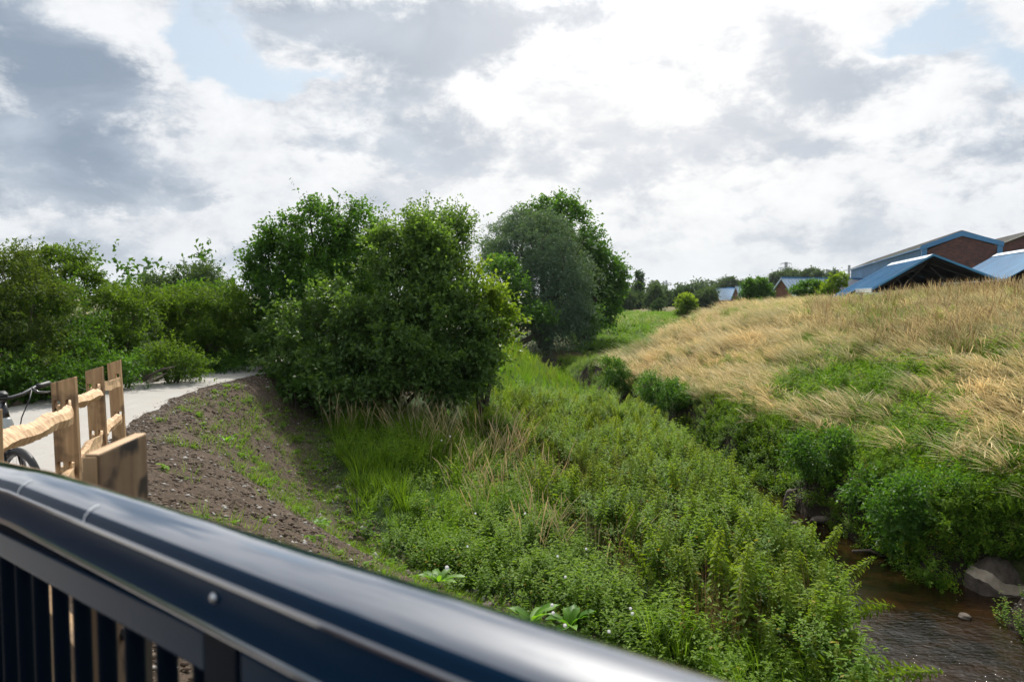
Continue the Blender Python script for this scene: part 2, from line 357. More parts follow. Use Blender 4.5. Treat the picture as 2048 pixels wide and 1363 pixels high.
def H(x, y):
    x = np.asarray(x, float); y = np.asarray(y, float)
    md = -1.95 + .9 * sm(y, 10, 18) * sm(-x, -2.0, 3.0) + .07 * wob(x, y, .8)
    c = xC(y); t = np.maximum(xT(y), c + .6)
    s = sm((x - c) / (t - c), 0, 1)
    z = pathz(y) * (1 - s) + md * s
    # stream bed and banks
    l = xL(y); r = xR(y)
    z = z + (-3.15 - z) * sm(x, l - .35, l + .35)
    # right bank and mound
    rr = x - r + .35 * wob(x * .5, y * .6) - 1.4 * np.exp(-((x - 7.45) / .7) ** 2 - ((y - 11.9) / .6) ** 2)
    top = 1.05 + .5 * sm(x - .35 * y, 1.5, 8.5) + .12 * wob(x, y, .22) - 3.4 * sm(y - 1.35 * np.clip(x - 6.6, 0, 18), 38, 47)
    mz = -3.15 + 1.55 * sm(rr, -.5, .9) + .345 * np.clip(rr - .9, 0, 60)
    k = .5
    mz = -k * np.log(np.exp(-mz / k) + np.exp(-top / k)) + .10 * wob(x, y, .45)
    z = np.where(rr > -.6, np.maximum(z * 0 + mz, -3.15), z)
    far = -1.25 + .35 * wob(x * .05, y * .05) + .5 * sm(x, 10, 60)
    z = z + (far - z) * sm(y, 62, 85) * (1 - sm(y, 1e5, 2e5))
    # flat land left of the path and beyond
    return z
def axis(segs):
    out = []
    for a, b, st in segs: out += list(np.arange(a, b, st))
    return np.array(out + [segs[-1][1]])
gx = axis([(-1500, -200, 100), (-200, -60, 12), (-60, -16, 2), (-16, -8, .5), (-8, 18, .17), (18, 34, .8), (34, 90, 4), (90, 300, 20), (300, 1500, 120)])
gy = axis([(-60, -8, 3), (-8, 3, .4), (3, 26, .17), (26, 50, .4), (50, 90, 1.5), (90, 200, 8), (200, 600, 40), (600, 2600, 250)])
GX, GY = np.meshgrid(gx, gy); GZ = H(GX, GY)
GZ = GZ + np.where((GX < 4) & (GY < 20), sm(GX, xC(GY) + .05, xC(GY) + .5) * (.022 * wob(GX, GY, 6) + .016 * rng.standard_normal(GX.shape)), 0)
nx, ny = len(gx), len(gy)
V = np.stack([GX.ravel(), GY.ravel(), GZ.ravel()], 1)
I = np.arange(nx * ny).reshape(ny, nx)
F = np.stack([I[:-1, :-1].ravel(), I[:-1, 1:].ravel(), I[1:, 1:].ravel(), I[1:, :-1].ravel()], 1)
rr = GX - xR(GY)
soil = 1 - sm(GX, xT(GY) - .3, xT(GY) + .5)                       # bare soil of the new bank
soil = np.where(GY > 24, 0, soil)
dry = sm(rr, .8, 2.0) * (1 - sm(GY, 56, 62)) + .6 * sm(GY, 66, 80) * sm(GX, 14, 26)
bed = ((GX > xL(GY) - .6) & (rr < 1.0) & (GY < 75)).astype(float)
def ground_build(g, co, c):
    n1 = g.noise(co, 1.2, 7, .6); n2 = g.noise(co, 9, 8, .65); n3 = g.noise(co, 45, 4, .6)
    so = g.mix(g.ramp(n2, [(.36, 0), (.64, 1)]), (.055, .038, .026), (.140, .102, .074))
    so = g.mix(g.ramp(n1, [(.40, 0), (.66, .7)]), so, (.14, .108, .08))
    so = g.mix(g.ramp(n3, [(.66, 0), (.72, .7)]), so, (.30, .27, .24))
    gr = g.mix(g.ramp(n2, [(.35, 0), (.65, 1)]), (.022, .045, .014), (.05, .085, .024))
    farc = g.mix(g.ramp(g.noise(co, .06, 5, .6), [(.42, 0), (.58, 1)]), (.075, .12, .035), (.22, .19, .09))
    ypos = g.xyz(co)[1]
    gr = g.mix(g.sm(ypos, 55.0, 80.0), gr, farc)
    dr = g.mix(g.ramp(n2, [(.35, 0), (.65, 1)]), (.10, .085, .035), (.22, .17, .08))
    md = g.mix(n1, (.024, .019, .013), (.055, .042, .029))
    o = g.mix(g.attr('dry'), gr, dr); o = g.mix(g.attr('soil'), o, so); return g.mix(g.attr('bed'), o, md)
M_ground = mat('soil and turf', (.1, .08, .06), .95, build=ground_build, bump=(26, 1.0, .06), spec=.15)
g_o = link('ground', np_mesh('ground', V, F, M_ground, True, {'soil': soil, 'dry': dry, 'bed': bed})); tag(g_o, kind='structure')

# path: crushed stone sheet following the land
py_ = np.concatenate([np.arange(1.2, 24, .15), np.arange(24, 46, 1.0)])
cxr = xC(py_) - .30
cxr = np.where(py_ < 8, cxr - .15, cxr)
nrm_w = np.interp(py_, [-9, 3, 8, 13, 17, 20, 24, 46], [3.0, 2.9, 2.75, 2.3, 1.9, 2.2, 2.6, 2.6])
rows = []
for j, yy in enumerate(py_):
    e1 = .04 * math.sin(yy * 3.1) + .03 * math.sin(yy * 7.7) + float(rng.normal(0, .012)); e2 = .05 * math.sin(yy * 4.3 + 1) + .03 * math.sin(yy * 9.7)
    xs = np.linspace(cxr[j] + e1, cxr[j] - nrm_w[j] + e2, 9)
    for i, x in enumerate(xs):
        camber = .03 * (1 - ((i - 4) / 4) ** 2)
        rows.append((x, yy, float(pathz(yy)) + .008 + camber))
V = np.array(rows); I = np.arange(len(rows)).reshape(len(py_), 9)
F = np.stack([I[:-1, :-1].ravel(), I[1:, :-1].ravel(), I[1:, 1:].ravel(), I[:-1, 1:].ravel()], 1)
def path_build(g, co, c):
    n = g.noise(co, 60, 5, .7); n2 = g.noise(co, 1.4, 6, .6)
    c = g.mix(g.ramp(n, [(.3, 0), (.7, 1)]), (.32, .305, .28), (.44, .42, .39))
    c = g.mix(g.ramp(n2, [(.42, 0), (.7, .5)]), c, (.34, .31, .27))
    tr = g.noise(g.v('MULTIPLY', co, (6, .5, 1)), 1.0, 4, .6)
    return g.mix(g.ramp(tr, [(.55, 0), (.75, .35)]), c, (.48, .46, .43))
M_path = mat('pale crushed limestone', (.46, .43, .39), .9, build=path_build, bump=(70, .6, .008), spec=.2)
p_o = link('path', np_mesh('path', V, F, M_path, True)); tag(p_o, kind='structure')

# stream: rippled water over a brown bed
wy = axis([(-14, 5, .5), (5, 22, .12), (22, 60, .5), (60, 90, 2)])
rows = []
for yy in wy:
    for t in np.linspace(0, 1, 33):
        x = xL(yy) - .5 + t * (xR(yy) - xL(yy) + 1.5); rows.append((x, yy, WATER))
V = np.array(rows); I = np.arange(len(rows)).reshape(len(wy), 33)
F = np.stack([I[:-1, :-1].ravel(), I[:-1, 1:].ravel(), I[1:, 1:].ravel(), I[1:, :-1].ravel()], 1)
mw = bpy.data.materials.new('brown stream water'); mw.use_nodes = True; g = NT(mw.node_tree); b = g.n['Principled BSDF']
co = g.new('ShaderNodeTexCoord').outputs['Object']
bc = g.mix(g.ramp(g.noise(co, 1.6, 5, .6), [(.4, 0), (.68, 1)]), (.006, .004, .002), (.030, .014, .005))
g.put(b.inputs['Base Color'], bc); g.put(b.inputs['Roughness'], .025); g.put(b.inputs['IOR'], 1.36); g.put(b.inputs['Specular IOR Level'], .5)
wnz = g.m('ADD', g.noise(g.v('MULTIPLY', co, (1.0, 1.5, 1)), 9, 5, .55, dist=.8), g.m('MULTIPLY', g.noise(g.v('MULTIPLY', co, (1, 1.3, 1)), 2.2, 3, .5), 1.6))
calm = g.sm(g.xyz(co)[1], 13.0, 8.5)
bp = g.new('ShaderNodeBump'); g.put(bp.inputs['Height'], wnz); g.put(bp.inputs['Distance'], .10); g.put(bp.inputs['Strength'], g.m('MULTIPLY_ADD', calm, .34, .07)); g.l.new(bp.outputs[0], b.inputs['Normal'])
w_o = link('stream_water', np_mesh('stream_water', V, F, mw, True)); tag(w_o, kind='structure')

# ------------------------------------------------------------------ foliage generators
def unit(a): return a / np.maximum(np.linalg.norm(a, axis=1, keepdims=True), 1e-9)
def leaf_quads(p, d, L, W, tint, fold=.18, droop=0):
    """rhombic folded leaves: p base points, d directions"""
    n = len(p); rnd = unit(rng.standard_normal((n, 3)) + np.array([0, 0, .9]))
    s = unit(np.cross(d, rnd)); nm = np.cross(s, d)
    L = np.asarray(L).reshape(-1, 1) * np.ones((n, 1)); W = np.asarray(W).reshape(-1, 1) * np.ones((n, 1))
    mid = p + d * L * .45 + nm * W * fold
    tip = p + d * L; tip[:, 2] -= (droop * L[:, 0])
    V = np.stack([p, mid + s * W * .5, tip, mid - s * W * .5], 1).reshape(-1, 3)
    F = np.arange(n * 4).reshape(n, 4)
    return V, F, np.repeat(tint, 4)
def crown_mesh(name, blobs, mat_, leaf=.07, width=.5, per=14, dens=26, shoot=.45, up=.5, droop=.1, hi_top=.6, shell=.62, seed=1, clump=.36):
    """blobs: (centre, radii). Shoots spring from the outer part of every blob and carry leaves"""
    global rng
    rng = np.random.default_rng(seed)
    P_, D_, T_ = [], [], []
    zs = [c[2] + r[2] for c, r in blobs]; zmax = max(zs); zmin = min(c[2] - r[2] for c, r in blobs)
    for c, r in blobs:
        r = np.array(r); area = 4 * math.pi * ((r[0] * r[1]) ** 1.6 / 3 + (r[0] * r[2]) ** 1.6 / 3 + (r[1] * r[2]) ** 1.6 / 3) ** (1 / 1.6)
        n = max(12, int(area * dens))
        nb = max(7, int(area * dens / 26)); ub = unit(rng.standard_normal((nb, 3))); own = rng.integers(0, nb, n)
        u = unit(ub[own] + clump * rng.standard_normal((n, 3)) / math.sqrt(nb / 7.0))
        lump = 1 + .16 * np.sin(u[:, 0] * 5 + seed) * np.cos(u[:, 1] * 4 + u[:, 2] * 5) + .10 * np.sin(u[:, 2] * 11 + u[:, 0] * 9 + seed * 2)
        rad = (shell + (1.0 - shell) * (.55 * rng.random(n) ** .7 + .45 * rng.random(nb)[own])) * lump
        deep = rng.random(n) < .22; rad = np.where(deep, rad * rng.uniform(.35, .9, n), rad)
        base = np.array(c) + u * r * rad[:, None]
        dirn = unit(u * .9 + np.array([0, 0, up]) + .55 * rng.standard_normal((n, 3)))
        ln = shoot * rng.uniform(.4, 1.25, n) * np.where(rng.random(n) < .06, 1.9, 1)
        t = np.linspace(.0, 1, per)[None, :]
        pts = base[:, None, :] + dirn[:, None, :] * (t * ln[:, None])[..., None]
        pts[..., 2] -= droop * (t * ln[:, None]) ** 2 / max(shoot, .1)
        pts += rng.standard_normal(pts.shape) * leaf * .28
        ld = dirn[:, None, :] * (.35 + .5 * t[..., None]) + .75 * unit(rng.standard_normal((n * per, 3))).reshape(n, per, 3)
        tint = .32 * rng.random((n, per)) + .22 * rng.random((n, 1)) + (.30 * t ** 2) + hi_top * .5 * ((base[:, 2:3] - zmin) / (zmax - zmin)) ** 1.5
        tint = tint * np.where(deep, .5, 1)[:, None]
        P_.append(pts.reshape(-1, 3)); D_.append(unit(ld.reshape(-1, 3))); T_.append(tint.ravel())
    p = np.concatenate(P_); d = np.concatenate(D_); t = np.clip(np.concatenate(T_), 0, 1)
    L = leaf * rng.uniform(.6, 1.25, len(p))
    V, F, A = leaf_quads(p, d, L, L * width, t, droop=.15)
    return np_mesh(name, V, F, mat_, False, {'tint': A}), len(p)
NLEAF = 0
def tree(name, label, cat, foot, blobs, mat_, group=None, trunk=.12, limbs=None, **kw):
    global NLEAF
    foot = Vector(foot); root = empty(name, foot, label, cat, group)
    bl = [(tuple(Vector(c) - foot), r) for c, r in blobs]
    me, n = crown_mesh('crown', bl, mat_, **kw); NLEAF += n
    link('crown', me, root)
    mb = MB(); rn = random.Random(kw.get('seed', 1))
    base = Vector((0, 0, -.2))
    order = sorted(bl, key=lambda q: q[0][2])
    for k, (c, r) in enumerate(order):
        c = Vector(c); st = base + Vector((rn.uniform(-1, 1), rn.uniform(-1, 1), 0)) * trunk * (1.5 if k else 0)
        mid = st.lerp(c, .45) + Vector((rn.uniform(-.1, .1), rn.uniform(-.1, .1), .12)) * c.length * .4
        r0 = trunk * (1 if k == 0 else .62)
        mb.tube([st, st.lerp(mid, .5) + Vector((0, 0, .05)), mid, c, c + Vector((rn.uniform(-.5, .5) * r[0], rn.uniform(-.5, .5) * r[1], .75 * r[2]))], [r0, r0 * .85, r0 * .62, r0 * .35, r0 * .1], 7)
        for q in range(4):
            e = c + Vector((rn.uniform(-.8, .8) * r[0], rn.uniform(-.8, .8) * r[1], rn.uniform(-.2, .9) * r[2]))
            mb.tube([mid.lerp(c, rn.uniform(.2, .9)), (mid + e) / 2 + Vector((0, 0, .1)), e], [r0 * .3, r0 * .2, r0 * .05], 5)
    mb.build('trunk', M_bark, root, smooth=True)
    return root
def B(px, py, d, rx, ry, depth=None):
    """blob from its outline in the photograph at distance d; real radii in metres"""
    c = P(px, py, d); s = d / FPX; return (tuple(c), (rx * s, (depth if depth else rx * s * .95), ry * s))

# instanced ground cover -----------------------------------------------------------------
PROTO = bpy.data.collections.new('plant_prototypes')     # never linked to the scene
def proto(name, parts, mat_):
    """parts: list of (V, F4, tint, hgt); faces are quads"""
    off = 0; VV, FF, TT, HH = [], [], [], []
    for v, f, t, h in parts: VV.append(v); FF.append(f + off); TT.append(t); HH.append(h); off += len(v)
    me = np_mesh(name, np.concatenate(VV), np.concatenate(FF), mat_, False, {'tint': np.concatenate(TT), 'hgt': np.concatenate(HH), 'dead': np.concatenate([np.full(len(t), float(len(t) == 6 and rng.random() < .012)) for t in TT])})
    return me
def blade(base, dir0, L, W, bend, lean, segs=4, tint=.5, head=0, tip=0.08):
    """curved ribbon of quads; bend = vector added with t^2; head = widening towards the tip (seed head)"""
    t = np.linspace(0, 1, segs + 1)
    p = base[None] + dir0[None] * (t * L)[:, None] + bend[None] * (t ** 2 * L)[:, None]
    a = rng.uniform(0, math.pi); s = np.array([math.cos(a), math.sin(a), 0])
    wd = W * (1 - t * (1 - tip)) if not head else W * np.where(t > .68, head * np.sin(np.clip((t - .66) / .34, 0.12, 1) * math.pi * .9) + .2, 1.0)
    V = np.stack([p - s * wd[:, None] / 2, p + s * wd[:, None] / 2], 1).reshape(-1, 3)
    F = np.array([[2 * i, 2 * i + 1, 2 * i + 3, 2 * i + 2] for i in range(segs)])
    tt = np.repeat(np.clip(tint + .25 * t, 0, 1), 2); return V, F, tt, np.repeat(t, 2)
def tuft(n, L, W, spread, lean=(0, 0), stiff=.5, segs=4, head=0, tlo=0, thi=1, rad=.12):
    out = []
    for _ in range(n):
        a = rng.uniform(0, 2 * math.pi); r = rad * math.sqrt(rng.random())
        base = np.array([math.cos(a) * r, math.sin(a) * r, -.03])
        d = np.array([math.cos(a) * spread * rng.random() + lean[0] * .4, math.sin(a) * spread * rng.random() + lean[1] * .4, 1.0]); d /= np.linalg.norm(d)
        l = L * rng.uniform(.55, 1.1)
        bend = np.array([math.cos(a) * .25 * spread + lean[0], math.sin(a) * .25 * spread + lean[1], -.35 * (1 - stiff) - .25 * math.hypot(*lean)]) * rng.uniform(.6, 1.3)
        out.append(blade(base, d, l, W * rng.uniform(.7, 1.2), bend, 0, segs, rng.uniform(tlo, thi), head))
    return out
def ovate(p, d, nrm, L, W, tint, hg, droop=.25):
    """leaf of two 4-corner halves folded along the midrib"""
    d = d / np.linalg.norm(d); s = np.cross(d, nrm); s /= max(np.linalg.norm(s), 1e-6); nn = np.cross(s, d)
    q = lambda t, w_, u=0: p + d * L * t + s * W * w_ + nn * (W * abs(w_) * .35) + np.array([0, 0, -droop * L * t * t])
    V = np.array([p, q(.28, .5), q(.62, .36), q(1, 0), q(.62, -.36), q(.28, -.5)])
    F = np.array([[0, 1, 2, 3], [0, 3, 4, 5]]); return V, F, np.full(6, tint), np.full(6, hg)
def nettle(h=1.1, seed=0, big=1.0, tassel=True, lean=0.0, step=.065):
    out = []; la = rng.uniform(0, 6.28); le = np.array([math.cos(la), math.sin(la), 0]) * rng.uniform(.08, .40) + np.array([lean, 0, 0])
    def pos(t): return np.array([0, 0, t * h]) + le * (t ** 2) * h
    for a in (0, 1.57):
        pts = np.array([pos(t) for t in (0, .35, .7, 1)]); s = np.array([math.cos(a), math.sin(a), 0]) * .003
        V = np.stack([pts - s, pts + s], 1).reshape(-1, 3); F = np.array([[2 * i, 2 * i + 1, 2 * i + 3, 2 * i + 2] for i in range(3)])
        out.append((V, F, np.full(8, .2), np.repeat([0, .35, .7, 1], 2)))
    k = 0; z = .22 * h
    while z < h:
        t = z / h; size = big * (.135 - .085 * t ** 2) * rng.uniform(.85, 1.15)
        for sgn in (0, math.pi):
            a = k * 1.57 + sgn + rng.uniform(-.25, .25); d = np.array([math.cos(a), math.sin(a), .35 - .35 * (1 - t) - .1]); p = pos(t)
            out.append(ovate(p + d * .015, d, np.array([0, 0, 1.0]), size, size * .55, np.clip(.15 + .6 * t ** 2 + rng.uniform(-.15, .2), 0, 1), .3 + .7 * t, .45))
            if tassel and t > .55:
                for q in range(2):
                    b = a + rng.uniform(-.6, .6); e = np.array([math.cos(b), math.sin(b), -.9]); base = p
                    sdw = np.array([-math.sin(b), math.cos(b), 0]) * .004
                    Vt = np.array([base - sdw, base + sdw, base + e * .05 * big + sdw * 1.6, base + e * .05 * big - sdw * 1.6]); out.append((Vt, np.array([[0, 1, 2, 3]]), np.full(4, .9), np.full(4, 1.0)))
        z += step * (1 - .55 * t) * rng.uniform(.9, 1.1); k += 1
    for q in range(5):
        a = rng.uniform(0, 6.28); d = np.array([math.cos(a), math.sin(a), .8]); out.append(ovate(pos(1), d, np.array([0, 0, 1.0]), .035 * big, .018 * big, .95, 1.0, .1))
    return out
def herb(nst=9, h=.5, leaf=.06, wid=.5, tall=False, spread=.35, seed=0, nl=12):
    out = []
    for _ in range(nst):
        a = rng.uniform(0, 6.28); r = rng.random(); tip = np.array([math.cos(a) * spread * r, math.sin(a) * spread * r, h * rng.uniform(.6, 1.1) * (1 - .3 * r)])
        base = tip * np.array([.35, .35, 0])
        for q in range(nl):
            t = (q + rng.random()) / nl; p = base + (tip - base) * t; b = rng.uniform(0, 6.28)
            d = np.array([math.cos(b), math.sin(b), rng.uniform(-.1, .7)]); l = leaf * rng.uniform(.7, 1.25) * (1.1 - .3 * t)
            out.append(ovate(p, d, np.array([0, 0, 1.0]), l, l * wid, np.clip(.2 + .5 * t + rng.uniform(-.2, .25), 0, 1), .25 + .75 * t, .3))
    return out
GNC = {}
def scatter(name, label, protos, mats, pts, scl, tint, kind='stuff', yaw_free=True, tilt=.12, yaw0=0.0, idx=None):
    """one ground-cover object: plant prototypes instanced on points (geometry nodes)"""
    pts = np.asarray(pts); n = len(pts)
    coll = bpy.data.collections.new(name + '_kinds')
    for i, pr in enumerate(protos):
        me = proto('plant_%02d' % i, pr, mats[i] if isinstance(mats, (list, tuple)) else mats); o = bpy.data.objects.new('plant_%02d_%s' % (i, name), me); coll.objects.link(o)
    me = bpy.data.meshes.new(name); me.vertices.add(n); me.vertices.foreach_set('co', pts.astype(np.float32).ravel())
    rot = np.zeros((n, 3)); rot[:, 2] = rng.uniform(0, 6.283, n) if yaw_free else yaw0 + rng.normal(0, .85, n)
    rot[:, 0] = rng.normal(0, tilt, n); rot[:, 1] = rng.normal(0, tilt, n)
    at = me.attributes.new('rot', 'FLOAT_VECTOR', 'POINT'); at.data.foreach_set('vector', rot.astype(np.float32).ravel())
    for an, av in (('scl', scl), ('ptint', tint)):
        at = me.attributes.new(an, 'FLOAT', 'POINT'); at.data.foreach_set('value', (np.ones(n) * av).astype(np.float32))
    at = me.attributes.new('idx', 'INT', 'POINT'); at.data.foreach_set('value', (idx if idx is not None else rng.integers(0, len(protos), n)).astype(np.int32))
    o = link(name, me)
    ng = bpy.data.node_groups.new(name + '_nodes', 'GeometryNodeTree')
    ng.interface.new_socket('Geometry', in_out='INPUT', socket_type='NodeSocketGeometry'); ng.interface.new_socket('Geometry', in_out='OUTPUT', socket_type='NodeSocketGeometry')
    N = ng.nodes; Lk = ng.links; gi = N.new('NodeGroupInput'); go = N.new('NodeGroupOutput'); ip = N.new('GeometryNodeInstanceOnPoints'); ci = N.new('GeometryNodeCollectionInfo')
    ci.inputs['Collection'].default_value = coll; ci.inputs['Separate Children'].default_value = True; ci.inputs['Reset Children'].default_value = True
    ip.inputs['Pick Instance'].default_value = True
    def na(nm, typ):
        q = N.new('GeometryNodeInputNamedAttribute'); q.data_type = typ; q.inputs['Name'].default_value = nm; return q.outputs['Attribute']
    Lk.new(gi.outputs[0], ip.inputs['Points']); Lk.new(ci.outputs[0], ip.inputs['Instance']); Lk.new(na('idx', 'INT'), ip.inputs['Instance Index'])
    er = N.new('FunctionNodeEulerToRotation'); Lk.new(na('rot', 'FLOAT_VECTOR'), er.inputs[0]); Lk.new(er.outputs[0], ip.inputs['Rotation'])
    Lk.new(na('scl', 'FLOAT'), ip.inputs['Scale']); Lk.new(ip.outputs[0], go.inputs[0])
    md = o.modifiers.new('scatter', 'NODES'); md.node_group = ng
    return tag(o, label, None, None, kind)
def in_view(x, y, z, margin=2.0):
    """keep what the camera or a step to its side could see"""
    ok = (y > 1.5) & (np.abs(x) < .66 * y + margin)
    return ok
def sample(x0, x1, y0, y1, dens, cond=None, zoff=0):
    n = int((x1 - x0) * (y1 - y0) * dens); x = rng.uniform(x0, x1, n); y = rng.uniform(y0, y1, n)
    k = in_view(x, y, 0)
    if cond is not None: k &= cond(x, y)
    x, y = x[k], y[k]; return np.stack([x, y, H(x, y) + zoff], 1)
def fbm(x, y, s, seed=0):
    v = 0; a = 1; tot = 0
    for k in range(4):
        f = s * 2 ** k; v = v + a * (np.sin(x * f + seed * 1.7 + 1.3 * np.sin(y * f * .7 + seed)) * np.cos(y * f * .9 + seed * .6 + 1.1 * np.sin(x * f * .8))); tot += a; a *= .55
    return .5 + .5 * v / tot * 1.6
#--STRUCTURES--
# ------------------------------------------------------------------ buildings beyond the mound
def V3(x, y, z): return Vector((x, y, z))
class Frame:
    """building frame: s along the ridge (away), t across (to the right), z up"""
    def __init__(f, ox, oy, ax, ay):
        l = math.hypot(ax, ay); f.o = Vector((ox, oy, 0)); f.a = Vector((ax / l, ay / l, 0)); f.b = Vector((ay / l, -ax / l, 0))
    def __call__(f, s, t, z): return f.o + f.a * s + f.b * t + Vector((0, 0, z))
def sheet(fr, s0, s1, ta, za, tb, zb, thick=.06):
    """sloping roof sheet from eave (ta, za) to ridge (tb, zb)"""
    return [fr(s0, ta, za), fr(s0, tb, zb), fr(s0, tb, zb - thick), fr(s0, ta, za - thick)], fr.a * (s1 - s0)
def ribbed(fr, s0, s1, ta, za, tb, zb, pitch=.33, hgt=.05):
    mb = MB(); poly, off = sheet(fr, s0, s1, ta, za, tb, zb); mb.prism(poly, off)
    L = math.hypot(tb - ta, zb - za); nt, nz = -(zb - za) / L * (1 if tb > ta else -1), abs(tb - ta) / L
    n = int((s1 - s0) / pitch)
    for i in range(n):
        s = s0 + (i + .5) * (s1 - s0) / n
        q = [fr(s - .04, ta, za + .001), fr(s + .04, ta, za + .001), fr(s + .02, ta + nt * hgt, za + nz * hgt), fr(s - .02, ta + nt * hgt, za + nz * hgt)]
        mb.prism(q, fr(0, tb, zb) - fr(0, ta, za))
    return mb
def clad_panel(fr, s0, s1, t, z0, z1, pitch=.3, face=-1):
    mb = MB(); mb.prism([fr(s0, t, z0), fr(s1, t, z0), fr(s1, t, z1), fr(s0, t, z1)], fr.b * .05 * -face)
    n = max(2, int((s1 - s0) / pitch))
    for i in range(n):
        s = s0 + (i + .5) * (s1 - s0) / n
        mb.prism([fr(s - .06, t, z0 + .01), fr(s + .06, t, z0 + .01), fr(s + .06, t, z1 - .01), fr(s - .06, t, z1 - .01)], fr.b * .06 * face)
    return mb
# brick workshop with blue cladding
fA = Frame(35.9, 70.0, .306, .952); W_, LEN, EL, ER, AP, BZ = 6.1, 63.0, 5.95, 6.25, 7.25, -.5
bA = empty('workshop_building', fA(0, 3, BZ), 'tall brick workshop with bright blue trimmed gable and blue clad side wall', 'building')
def bpart(name, mb, m, root, **k):
    o = mb.build(name, m, None, **k); o.parent = root; o.matrix_parent_inverse = Matrix.Translation(-root.location); return o
bpart('gable_wall', MB().prism([fA(0, .35, BZ), fA(0, W_ - .35, BZ), fA(0, W_ - .35, ER - .3), fA(0, 3.05, AP - .35), fA(0, .35, EL - .25)], fA.a * .3), M_brick, bA)
bpart('corner_post', MB().prism([fA(-.05, -.05, BZ), fA(-.05, .36, BZ), fA(-.05, .36, EL), fA(-.05, -.05, EL)], fA.a * .35), M_trim, bA)
bpart('corner_post', MB().prism([fA(-.05, W_ - .36, BZ), fA(-.05, W_ + .05, BZ), fA(-.05, W_ + .05, ER), fA(-.05, W_ - .36, ER)], fA.a * .35), M_trim, bA)
bpart('bargeboard', MB().prism([fA(-.12, -.15, EL - .25), fA(-.12, 3.05, AP - .37), fA(-.12, 3.05, AP + .05), fA(-.12, -.15, EL + .15)], fA.a * .14), M_trim, bA)
bpart('bargeboard', MB().prism([fA(-.12, 3.052, AP - .37), fA(-.12, W_ + .12, ER - .33), fA(-.12, W_ + .12, ER + .07), fA(-.12, 3.052, AP + .05)], fA.a * .14), M_trim, bA)
for i in range(16):
    s0 = .32 + i * (LEN - .4) / 16; s1 = .32 + (i + 1) * (LEN - .4) / 16 - .06
    bpart('cladding_panel', clad_panel(fA, s0, s1, 0, BZ + 1.5, EL - .12, .42), M_blue, bA)
bpart('side_wall', MB().prism([fA(.32, .08, BZ), fA(LEN, .08, BZ), fA(LEN, .08, EL - .3), fA(.32, .08, EL - .3)], fA.b * .2), M_brick, bA)
bpart('side_wall', MB().prism([fA(.32, W_ - .3, BZ), fA(LEN, W_ - .3, BZ), fA(LEN, W_ - .3, ER - .3), fA(.32, W_ - .3, ER - .3)], fA.b * .25), M_brick, bA)
bpart('rear_wall', MB().prism([fA(LEN, 0, BZ), fA(LEN, W_, BZ), fA(LEN, W_, ER - .1), fA(LEN, 3.05, AP - .1), fA(LEN, 0, EL - .1)], fA.a * .3), M_brick, bA)
bpart('gutter', MB().bar(fA(.03, -.12, EL - .06), fA(LEN + .2, -.12, EL - .06), .14, .12), M_trim, bA)
for i in range(8):
    s0 = .03 + i * (LEN + .25) / 8; s1 = s0 + (LEN + .25) / 8 - .015
    bpart('roof_sheet', ribbed(fA, s0, s1, -.2, EL + .08, 3.04, AP + .13, .9, .03), M_roofgrey, bA)
bpart('roof_sheet', ribbed(fA, .03, LEN + .28, W_ + .2, ER + .0, 3.06, AP + .13, .9, .03), M_roofgrey, bA)
# open fronted shed with blue roof
fS = Frame(23.7, 45.0, .28, .96); AZ = 4.06
sA = empty('open_shed', fS(0, 0, .6), 'open fronted shed with blue pitched roof and black interior before the brick workshop', 'shed')
bpart('roof_sheet', ribbed(fS, 0, 6.9, -3.1, 2.21, -.01, AZ, .5, .03), M_blueroof, sA)
bpart('roof_sheet', ribbed(fS, 6.92, 13.6, -4.8, 1.21, -.01, AZ - .005, .5, .03), M_blueroof, sA)
bpart('roof_sheet', ribbed(fS, 0, 13.6, 3.18, 2.72, .01, AZ, .5, .03), M_blueroof, sA)
bpart('ridge_flashing', MB().prism([fS(.1, -.32, AZ - .16), fS(.1, 0, AZ + .05), fS(.1, .32, AZ - .13), fS(.1, 0, AZ + .015)], fS.a * 13.4), M_pale, sA)
bpart('bargeboard', MB().prism([fS(-.04, -3.12, 2.08), fS(-.04, 0, AZ - .07), fS(-.04, 3.2, 2.62), fS(-.04, 3.2, 2.75), fS(-.04, 0, AZ + .06), fS(-.04, -3.12, 2.22)], fS.a * .035), M_blueroof, sA)
bpart('fascia', MB().bar(fS(.05, -3.14, 2.06), fS(6.85, -3.14, 2.06), .06, .24), M_whitetrim, sA)
bpart('fascia', MB().bar(fS(6.95, -4.84, 1.1), fS(13.6, -4.84, 1.1), .06, .2), M_whitetrim, sA)
bpart('gutter', MB().bar(fS(-.3, 3.42, 2.63), fS(13, 3.42, 2.63), .32, .14), M_whitetrim, sA)
bpart('side_wall', MB().prism([fS(1.2, -3.0, .3), fS(13.4, -3.0, .3), fS(13.4, -3.0, 2.0), fS(1.2, -3.0, 2.0)], fS.b * .15), M_brick, sA)
bpart('side_wall', MB().prism([fS(.3, 3.1, .3), fS(13.4, 3.1, .3), fS(13.4, 3.1, 2.5), fS(.3, 3.1, 2.5)], fS.b * .15), M_interior_shade, sA)
bpart('rear_wall', MB().prism([fS(13.2, -3.0, .3), fS(13.2, 3.1, .3), fS(13.2, 3.1, 2.6), fS(13.2, 0, AZ - .15), fS(13.2, -3.0, 2.1)], fS.a * .15), M_interior_shade, sA)
